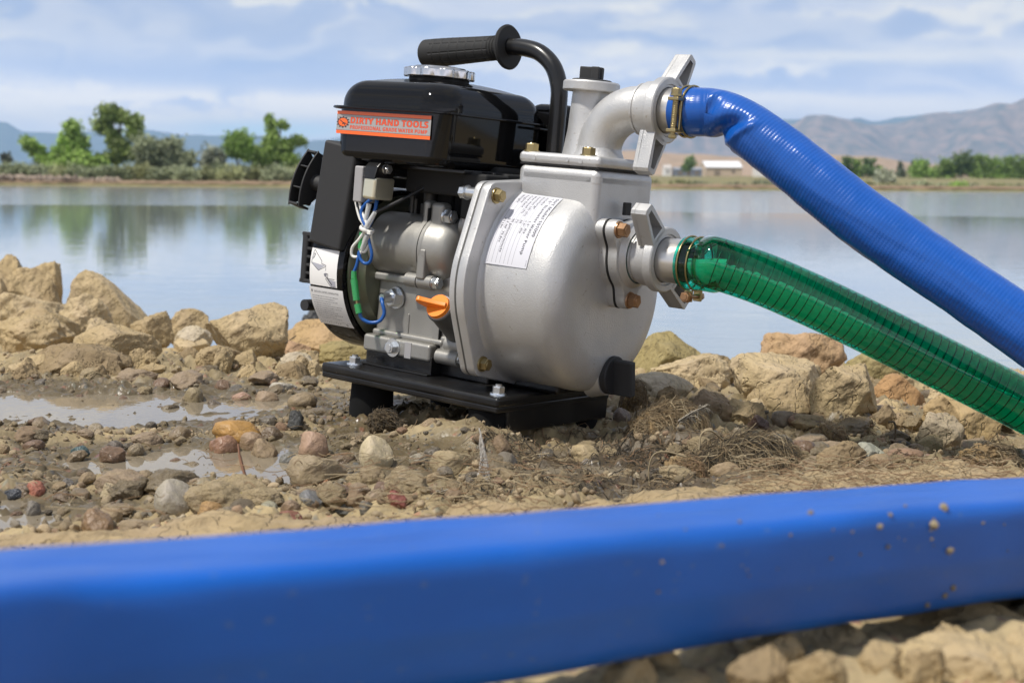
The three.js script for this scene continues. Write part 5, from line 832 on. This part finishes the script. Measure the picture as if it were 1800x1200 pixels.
cobble(1560, 1632, 790, 812, pm(0.33, 0.215, 0.14, 0.6), 'long brown stone beside the pale green flat one', 5);
cobble(1574, 1606, 776, 790, pm(0.05, 0.045, 0.04, 0.6), 'small black block behind the long brown stone', 0);
cobble(1700, 1724, 774, 792, pm(0.38, 0.26, 0.16, 0.7), 'round tan pebble at the foot of the right boulder', 2);
cobble(1755, 1800, 786, 808, pm(0.36, 0.30, 0.2, 0.8), 'flat muddy stone at the right edge', 10);
cobble(470, 520, 672, 690, pm(0.55, 0.52, 0.45, 0.6), 'bright white flake of stone left of the pump base', 9);
cobble(320, 354, 681, 712, pm(0.34, 0.28, 0.17, 0.7), 'round muddy stone standing in the upper puddle', 5, null, 'cobble');
cobble(355, 393, 703, 726, pm(0.15, 0.12, 0.085, 0.45), 'dark pointed stone in the middle of the upper puddle', 6);
cobble(444, 490, 688, 716, pm(0.36, 0.27, 0.18, 0.6), 'ochre stone at the right end of the upper puddle', 2, null, 'cobble');
cobble(405, 440, 690, 708, pm(0.46, 0.30, 0.22, 0.6), 'pinkish flat stone at the rim of the upper puddle', 10);
cobble(500, 556, 690, 720, pm(0.33, 0.26, 0.165, 0.7), 'tan stone left of the pump foot', 7, null, 'cobble');
// many smaller pebbles, each on its own
{
  const R = rng(2024), kinds = [['tan', [0.42, 0.32, 0.20]], ['brown', [0.26, 0.18, 0.115]], ['grey', [0.22, 0.205, 0.18]], ['cream', [0.52, 0.44, 0.31]], ['reddish', [0.30, 0.175, 0.115]], ['dark', [0.11, 0.098, 0.082]], ['muddy', [0.30, 0.235, 0.14]], ['slate blue', [0.16, 0.16, 0.155]]];
  const soft = (c) => c.map((v, i) => lerp(v, [0.26, 0.2, 0.12][i], 0.38)); const mats = kinds.map(([, q]) => soft(q)).map((c) => [pm(...c, 0.75), pm(...c.map((v) => v * 0.72), 0.38)]);
  const zone = (x, y) => x < 500 ? (y < 690 ? 'between the left boulders and the upper puddle' : y < 800 ? 'on the mud ridge between the two puddles' : 'in the gravel of the left foreground') : x < 860 ? (y < 740 ? 'beside the pump base' : 'on the mud in front of the pump') : (y < 760 ? 'at the foot of the right boulders' : 'in the weed right of the pump');
  let n = 0, tries = 0;
  while (n < 285 && tries++ < 6000) {
    const x = -10 + R() * 1820, y = 645 + 290 * R(); const p = hit(x, y, 0.9), d = -p.z; if (d < 0.9 || d > 2.15) continue;
    if (x > 560 && x < 1090 && y < 735) continue; if (x > 860 && R() < 0.55) continue; if (y > 945 - x / 14) continue;
    const s = (0.0055 + 0.017 * R() ** 2.4) * (1 + 0.3 * (d - 1)), k = [0, 0, 0, 1, 1, 2, 2, 3, 4, 4, 5, 6, 6, 6, 7][(R() * 15) | 0], wet = poolWet(p.x, p.z) > 0.35 ? 1 : R() < 0.35 ? 1 : 0, m = new THREE.Mesh(peb[(R() * 12) | 0], mats[k][wet]);
    if (poolWet(p.x, p.z) > 0.9 && R() < 0.75) continue;
    m.name = numbered('pebble'); m.scale.set(s * (0.9 + 0.6 * R()), s * (0.6 + 0.35 * R()), s * (0.8 + 0.4 * R())); m.position.set(p.x, ground(p.x, p.z) + m.scale.y * 0.10, p.z); m.rotation.set(0.4 * R(), R() * 6.28, 0.4 * R()); m.castShadow = m.receiveShadow = true; scene.add(m);
    const where = zone(x, y), kind = kinds[k][0]; tag(m, 'small ' + kind + ' pebble ' + where, 'pebble', kind + ' pebbles ' + where); n++;
  }
  // clods of mud and half buried stones
  const clodM = [rockMat(0.30, 0.24, 0.145, 0.85, 0.9, 0.0022), rockMat(0.20, 0.16, 0.098, 0.5, 0.9, 0.0022), rockMat(0.37, 0.30, 0.185, 0.9, 0.9, 0.0022), rockMat(0.33, 0.255, 0.175, 0.7, 0.9, 0.0015)], clods = []; for (let i = 0; i < 6; i++) clods.push(boxUV(norm(fitted(rockGeo(980 + i, 9, 9, 0.26, 0.5), 1, 1, 1))));
  n = 0; tries = 0;
  while (n < 90 && tries++ < 4000) {
    const x = -10 + R() * 1820, y = 650 + 270 * R(), p = hit(x, y, 0.9), d = -p.z; if (d < 0.93 || d > 2.1 || y > 935 - x / 14) continue;
    if (x > 560 && x < 1110 && y < 790) continue; if (poolWet(p.x, p.z) > 0.25 && R() < 0.92) continue; if (x > 860 && x < 1420 && R() < 0.7) continue; if (x > 500 && x < 860 && y > 740 && R() < 0.7) continue;
    const s = (0.014 + 0.026 * R() ** 2) * (0.8 + 0.25 * d), k = (R() * 4) | 0, m = new THREE.Mesh(clods[(R() * 6) | 0], clodM[k]);
    m.name = numbered('clod'); m.scale.set(s * (1 + 0.6 * R()), s * (0.5 + 0.3 * R()), s); m.position.set(p.x, ground(p.x, p.z, false) + m.scale.y * 0.16, p.z); m.rotation.y = R() * 6.28; m.castShadow = m.receiveShadow = true; scene.add(m);
    const where = zone(x, y); tag(m, ['rough brown mud clod ', 'dark wet mud clod ', 'pale dry clod ', 'mud coated stone '][k] + where, k === 3 ? 'stone' : 'mud clod', ['brown clods ', 'dark clods ', 'pale clods ', 'mud coated stones '][k] + where); n++;
  }
  // gravel and crumbs of mud: too many and too small to pick apart
  const gm = STD({ color: 0xffffff, roughness: 0.8, bumpMap: scaled(rockBump, 1), bumpScale: 0.0006 });
  for (let v = 0; v < 3; v++) {
    const g = fitted(rockGeo(950 + v, 3, 6, 0.3, 0.5), 1, 1, 1), N = 5500, im = new THREE.InstancedMesh(boxUV(norm(g)), gm, N), q = new THREE.Object3D(), c = new THREE.Color();
    for (let i = 0; i < N; i++) {
      let x, z, t = 0; do { const d = 0.88 + 1.35 * R() ** 1.3; z = -d; x = (R() - 0.5) * 0.84 * d * 1.05; t++; } while (t < 6 && (fbm(x * 5 + v * 3, z * 5, 3) + 0.25 < R() * 0.9 || poolWet(x, z) > 0.97));
      const s = 0.0012 + 0.0062 * R() ** 3.4; q.position.set(x, ground(x, z) + s * 0.18, z); q.rotation.set(R() * 6, R() * 6, R() * 6); q.scale.set(s * (0.8 + R() * 0.6), s * (0.6 + R() * 0.5), s * (0.8 + R() * 0.6)); q.updateMatrix(); im.setMatrixAt(i, q.matrix);
      const k = R() < 0.72 ? [6, 0, 0][v] : (R() * kinds.length) | 0, l = (0.75 + 0.5 * R()) * (1 - 0.35 * poolWet(x, z)); c.setRGB(...kinds[k][1].map((u, j) => lerp(u, [0.25, 0.19, 0.11][j], 0.5) * l)); im.setColorAt(i, c);
    }
    im.name = numbered('gravel'); im.castShadow = im.receiveShadow = true; scene.add(im); tag(im, ['fine gravel scattered over the mud', 'crumbs of mud and grit on the bank', 'coarse sand grains on the bank'][v], null, null, 'stuff');
  }
}
// ---------------------------------------------------------------- pale stone slab that the front hose lies on
{
  const back = (x) => { const px = 900 + x / 0.95 * 2500; return lerp(0.815, 1.065, clamp((px - 0) / 1800)) + 0.018 * fbm(x * 9, 2, 4) - 0.03 * sst(1100, 700, px) * sst(200, 700, px); };
  const g = new THREE.PlaneGeometry(1, 1, 420, 120), p = g.attributes.position;
  for (let i = 0; i < p.count; i++) {
    const u = p.getX(i) + 0.5, v = p.getY(i) + 0.5, x = lerp(-0.8, 0.95, u), b = back(x), t = Math.min(v / 0.94, 1), d = lerp(0.655, b, t);
    const thick = 0.010 + 0.010 * sst(-0.1, 0.4, x); let y = base(d) + 0.004 + thick + 0.010 * fbm(x * 7, d * 12, 5) + 0.0035 * fbm(x * 26, d * 60, 4) + 0.0012 * fbm(x * 120, d * 200, 2); const cr = 1 - Math.abs(fbm(x * 5 + 3, d * 12, 2)) * 14; y -= 0.006 * clamp(cr);
    const e = sst(1, 0.955, t); y = lerp(base(d) - 0.03, y, Math.sqrt(e)) ; p.setXYZ(i, x, v > 0.94 ? base(b) - 0.03 : y, -d - (v > 0.94 ? 0.002 : 0));
  }
  g.computeVertexNormals(); const m = mk('stone_slab', norm(g), rockMat(0.42, 0.33, 0.20, 0.92, 3.5, 0.008)); tag(m, 'pale flat sandstone slab under the front blue hose', 'stone slab');
  const T2 = [[1500, 1560, 'nearest broad tan rock under the front hose'], [1610, 1490, 'x']];
  const near = [[1395, 1560, 1098, 1190, 0.60, sand[2], 'blurred tan stone under the hose at the lower right, left of the larger one'], [1560, 1900, 1115, 1240, 0.545, sand[0], 'large blurred tan stone in the lower right corner'], [1240, 1420, 1150, 1240, 0.56, sand[3], 'blurred brown stone at the bottom edge under the hose'], [1640, 1850, 1052, 1110, 0.66, sand[1], 'blurred stone tucked behind the lower right corner stone'], [1060, 1260, 1178, 1260, 0.53, sand[1], 'blurred stone leftmost along the bottom edge']];
  { const R = rng(404); for (let i = 0; i < 22; i++) { const x = 1080 + 760 * R(), w = 40 + 90 * R(), d = 0.50 + 0.15 * R(); boulder(x - w / 2, x + w / 2, 1060 + 40 * R() + (0.66 - d) * 500, 1110 + (0.66 - d) * 600 + 40 * R(), [sand[1], sand[3], muddy, sand[0]][(R() * 4) | 0], 'small blurred stone under the front hose at the lower right', { d, rough: 0.3, det: 11 }).userData.group = 'small stones under the front hose'; } }
  for (const [x0, x1, t, b, d, mt, l] of near) boulder(x0, x1, t, b, mt, l, { d, deep: 0.7, rough: 0.3 });
}
// ---------------------------------------------------------------- weed, roots, straw, feather
const strandMats = [[0.22, 0.155, 0.082], [0.11, 0.078, 0.043], [0.33, 0.26, 0.155], [0.045, 0.036, 0.024], [0.22, 0.135, 0.07]].map((c) => STD({ color: rgb(...c), roughness: 0.75 }));
function strand(pts, r, seg = 7) { return norm(new THREE.TubeGeometry(new THREE.CatmullRomCurve3(pts), seg, r, 3)); }
function rootClump(x0, x1, top, bottom, d, label, n, mi, seed, grain = 1) {
  const R = rng(seed), cx = (x0 + x1) / 2, f = at(cx, bottom, d), k = d / 2500, w = (x1 - x0) * k, h = (bottom - top) * k, o = new THREE.Group(); o.name = numbered('root_clump'); o.position.copy(f); scene.add(o); tag(o, label, 'root clump');
  const dp = Math.max(h * 1.4, w * 0.45), g = fitted(rockGeo(seed, 16, 3, 0.55, 0.9), w * 0.92, h * 1.5, dp); const core = mk('soil', norm(g), rockMat(...[[0.30, 0.215, 0.11], [0.10, 0.075, 0.042]][mi[0] === 3 ? 1 : 0], 0.95, 6, 0.01), o); core.position.set(0, h * 0.14, -dp * 0.35);
  const lists = mi.map(() => []);
  for (let i = 0; i < n; i++) {
    const a = R() * Math.PI * 2, e = Math.acos(R()), px = Math.sin(e) * Math.cos(a), pz = Math.sin(e) * Math.sin(a), py = Math.cos(e), S = V(px * w * 0.48, py * h * 0.86, pz * dp * 0.5 - dp * 0.35), pts = [S.clone()], q = S.clone();
    let dir = V(R() - 0.5 + grain * 0.6, (R() - 0.62) * 0.7, R() - 0.5).normalize(); const st = w * (0.035 + 0.05 * R());
    for (let j = 0; j < 5; j++) { dir.add(V(R() - 0.5, (R() - 0.56) * 0.9, R() - 0.5).multiplyScalar(0.9)).normalize(); q.addScaledVector(dir, st); const nx = q.x / (w * 0.47), nz = (q.z + dp * 0.35) / (dp * 0.5), lim = h * 0.9 * Math.sqrt(Math.max(0, 1 - nx * nx - nz * nz)); q.y = Math.max(Math.min(q.y, lim + 0.006 + 0.010 * R() ** 3), Math.max(lim - 0.004, -0.004)); pts.push(q.clone()); }
    lists[(R() * mi.length) | 0].push(strand(pts, 0.00012 + 0.00032 * R() ** 2.5));
  }
  lists.forEach((l, i) => { if (l.length) { const m = mk('roots', l, strandMats[mi[i]], o); m.userData.kind = 'stuff'; } });
}
rootClump(1092, 1262, 706, 792, 1.33, 'tan mat of fine roots beside the right end of the pump', 2600, [0, 2, 1, 0], 71);
rootClump(1196, 1434, 762, 862, 1.22, 'large dark tangle of roots and weed right of the pump', 3800, [3, 1, 3, 0, 2], 72);
rootClump(1160, 1250, 800, 868, 1.16, 'brown wiry root tuft at the left of the dark tangle', 700, [1, 0, 4], 73);
rootClump(1088, 1142, 664, 724, 1.52, 'small brown root tuft behind the drain plug', 420, [1, 0], 74);
rootClump(1420, 1500, 742, 800, 1.34, 'dry brown weed heap under the tall pale boulder', 500, [1, 2, 4], 75);
rootClump(1690, 1800, 776, 822, 1.22, 'straggly weed heap at the right edge', 500, [1, 3, 2], 76);
rootClump(640, 700, 716, 752, 1.36, 'little dark root tuft hanging under the pump base', 260, [3, 1], 77);
{
  const R = rng(88), lists = strandMats.map(() => []);
  const scatter = (x0, x1, y0, y1, n, w) => { for (let i = 0; i < n; i++) { const p = hit(lerp(x0, x1, R()), lerp(y0, y1, R()), 0.75), a = R() * 6.28, l = 0.008 + 0.03 * R() ** 1.5, pts = []; let b = a; for (let j = 0; j < 5; j++) { const t = j / 4 - 0.5, x = p.x + Math.cos(b) * l * t, z = p.z + Math.sin(b) * l * t * 0.6; pts.push(V(x, Math.max(ground(x, z), -1) + 0.0015 + 0.005 * R() ** 2, z)); b += (R() - 0.5) * 1.1; } lists[w[(R() * w.length) | 0]].push(strand(pts, 0.00016 + 0.00040 * R() ** 2.5, 6)); } };
  scatter(820, 1200, 770, 885, 700, [1, 3, 3, 0, 3, 4]); scatter(1200, 1800, 740, 840, 500, [1, 0, 2, 4]); scatter(0, 820, 660, 900, 160, [1, 0, 2]); scatter(640, 1000, 860, 905, 90, [4, 0, 2]);
  const slabStraw = (x0, x1, n) => { for (let i = 0; i < n; i++) { const px = lerp(x0, x1, R()), d = lerp(0.80, 1.07, R()), x = (px - 900) / 2500 * d, a = (R() - 0.5) * 1.4, l = 0.006 + 0.018 * R(), pts = []; for (let j = 0; j < 4; j++) { const t = j / 3 - 0.5; pts.push(V(x + Math.cos(a) * l * t, base(d) + 0.026 + 0.004 * R(), -d + Math.sin(a) * l * t)); } lists[[4, 2, 0][(R() * 3) | 0]].push(strand(pts, 0.00018 + 0.0003 * R(), 5)); } };
  slabStraw(1300, 1800, 700); slabStraw(500, 1000, 120); slabStraw(0, 1800, 160);
  lists.forEach((l, i) => tag(mk('straw_litter', l, strandMats[i]), ['light brown straw scattered on the mud', 'brown fibres scattered on the mud', 'pale straw bits on the bank', 'dark wet fibres in front of the pump', 'rusty red rootlets on the bank'][i], null, null, 'stuff'));
  // single stems that stand out
  const stem = (pts, r, mi, label, taper) => { const m = mk('straw', strand(pts.map(([x, y, d]) => at(x, y, d)), r, 24), strandMats[mi]); tag(m, label, 'straw'); return m; };
  stem([[1143, 860, 1.13], [1140, 828, 1.13], [1148, 800, 1.13], [1170, 794, 1.14], [1206, 803, 1.15]], 0.0009, 2, 'pale looping stem arching over the roots right of the pump');
  stem([[1229, 790, 1.17], [1234, 762, 1.17], [1246, 756, 1.17], [1272, 773, 1.18]], 0.0009, 2, 'bent straw standing on the dark root tangle');
  stem([[1562, 742, 1.36], [1572, 742, 1.36], [1575, 762, 1.36], [1573, 772, 1.36]], 0.0012, 1, 'curled brown stem below the green hose');
  stem([[366, 668, 1.78], [392, 671, 1.78], [420, 669, 1.78], [442, 679, 1.78]], 0.0013, 2, 'pale reed lying across the stones behind the upper puddle');
  stem([[486, 664, 1.75], [491, 676, 1.75], [485, 688, 1.75]], 0.0015, 2, 'short curved pale twig upright beside the reed');
  stem([[860, 842, 1.14], [905, 848, 1.13], [960, 866, 1.11], [1010, 878, 1.09]], 0.0011, 4, 'long orange stem lying in the weed before the pump');
  stem([[500, 604, 1.9], [520, 590, 1.9]], 0.0008, 3, 'thin dark twig leaning on the ochre boulder');
  // frayed reddish stalk standing at the puddle
  const st = new THREE.Group(); st.name = numbered('dry_stalk'); const f = at(452, 892, 1.035); st.position.copy(f); scene.add(st); tag(st, 'frayed reddish dry stalk standing up in front of the puddle', 'stalk');
  const rel = (x, y, d) => at(x, y, d).sub(f); mk('stem', [strand([rel(418, 780, 1.045), rel(422, 812, 1.04), rel(432, 845, 1.037), rel(444, 880, 1.035)], 0.0010, 20), strand([rel(420, 800, 1.04), rel(428, 830, 1.037), rel(440, 870, 1.034)], 0.0014, 16)], STD({ color: rgb(0.24, 0.12, 0.07), roughness: 0.8 }), st);
  const fr = []; for (let i = 0; i < 34; i++) { const a = R() - 0.5; fr.push(strand([rel(430 + R() * 8, 838 + R() * 20, 1.036), rel(440 + a * 10, 870, 1.035 + 0.01 * (R() - 0.5)), rel(449 + a * 34, 892 + 6 * R(), 1.033 + 0.02 * (R() - 0.5))], 0.00035, 8)); } const fm = mk('fibres', fr, STD({ color: rgb(0.30, 0.17, 0.10), roughness: 0.8 }), st); fm.userData.kind = 'stuff';
  // white feather
  const fe = new THREE.Group(); fe.name = numbered('feather'); const b = at(846, 838, 1.10); fe.position.copy(b); scene.add(fe); tag(fe, 'small white feather standing upright before the pump base', 'feather');
  const rf = (x, y, d = 1.10) => at(x, y, d).sub(b), wm = PHY({ color: rgb(0.62, 0.58, 0.52), roughness: 0.8, transmission: 0.25, thickness: 0 }), gm2 = STD({ color: rgb(0.30, 0.265, 0.21), roughness: 0.9 }); const sp = new THREE.CatmullRomCurve3([rf(842, 752), rf(849, 780), rf(851, 806), rf(846, 838)]);
  mk('quill', norm(new THREE.TubeGeometry(sp, 24, 0.0006, 6)), wm, fe);
  const bb = []; for (let i = 0; i < 150; i++) { const t = 0.10 + 0.88 * i / 150, p = sp.getPointAt(t), s = i % 2 ? 1 : -1, wd = (0.0008 + 0.0042 * sst(0.05, 0.95, t)) * (0.7 + 0.5 * R()); bb.push(strand([p, p.clone().add(V(s * wd * 0.6, -0.004, (R() - 0.5) * 0.003)), p.clone().add(V(s * wd, -0.0105, (R() - 0.5) * 0.005))], 0.00042, 4)); } const vm = mk('barbs', bb, wm, fe); vm.userData.kind = 'stuff';
  const wisp = (x0, y0, x1, y1, d, label, seed) => { const q = rng(seed), c = at((x0 + x1) / 2, y1, d), gs = []; for (let i = 0; i < 90; i++) { const t = q(), a = at(lerp(x0, x1, 0.85 * t), lerp(y1, y0, t) + 5 * q(), d).sub(c), e = at(lerp(x0, x1, 0.85 * t) + 26 * (q() - 0.2), lerp(y1, y0, t) + 16 * q(), d + 0.02 * q()).sub(c); gs.push(strand([a, a.clone().lerp(e, 0.5).add(V(0, 0.002, 0)), e], 0.0004, 5)); } const o = new THREE.Group(); o.name = numbered('feather'); o.position.copy(c); scene.add(o); tag(o, label, 'feather'); const m = mk('barbs', gs, gm2, o); m.userData.kind = 'stuff'; mk('quill', strand([at(x0, y1, d).sub(c), at((x0 + x1) / 2, (y0 + y1) / 2 - 2, d).sub(c), at(x1, y0, d).sub(c)], 0.0006, 10), gm2, o); };
  wisp(712, 860, 788, 888, 1.03, 'ragged grey feather lying flat beside the deep red stone', 5); wisp(1192, 712, 1244, 740, 1.30, 'matted grey feather on top of the tan root mat', 6);
}
// flecks of dried mud stuck on the front hose
{
  const R = rng(99), hose = scene.getObjectByName('flat_hose'), spots = [[1640, 921, 10], [1658, 893, 9], [1546, 925, 6], [1668, 967, 8], [1565, 905, 5], [1425, 903, 6], [1300, 918, 4], [1560, 960, 5], [1675, 1032, 6], [1660, 1046, 6], [1630, 1062, 6]];
  for (let i = 0; i < 26; i++) spots.push([1150 + 640 * R(), 890 + 150 * R(), 1.6 + 2.6 * R() ** 2]);
  hose.updateMatrixWorld(true);
  for (const [x, y, s] of spots) {
    const h = new THREE.Raycaster(camera.position.clone(), ray(x, y).normalize()).intersectObject(hose)[0]; if (!h) continue;
    const m = new THREE.Mesh(peb[(R() * 12) | 0], pm(0.50, 0.43, 0.30, 0.85)), k = s * h.distance / 2500 * 1.7;
    m.name = numbered('mud_fleck'); m.position.copy(h.point).addScaledVector(h.face.normal, k * 0.12); m.scale.set(k * 1.2, k * 0.8, k); m.rotation.set(R() * 6, R() * 6, 0); scene.add(m); tag(m, s > 4.5 ? 'fleck of dried mud stuck on the front blue hose' : 'tiny mud speck on the front blue hose', 'mud fleck', s > 4.5 ? 'mud flecks on the front hose' : 'tiny mud specks on the front hose');
  }
}
// labels of alike things: tell them apart by their order from the left of the photograph
{
  const words = 'first,second,third,fourth,fifth,sixth,seventh,eighth,ninth,tenth,eleventh,twelfth,thirteenth,fourteenth,fifteenth,sixteenth,seventeenth,eighteenth,nineteenth,twentieth'.split(','), by = {};
  scene.updateMatrixWorld(true);
  for (const o of scene.children) if (o.userData.group) (by[o.userData.group + '|' + o.userData.label] ??= []).push(o);
  for (const list of Object.values(by)) if (list.length > 1) {
    const sx = (o) => o.getWorldPosition(V()).project(camera).x;
    list.sort((a, b) => sx(a) - sx(b)).forEach((o, i) => { const n = i + 1, th = n === 21 || n === 31 ? 'st' : n === 22 || n === 32 ? 'nd' : n === 23 || n === 33 ? 'rd' : 'th'; o.userData.label += ', ' + (words[i] ?? n + th) + ' from left'; });
  }
}
renderer.render(scene, camera);
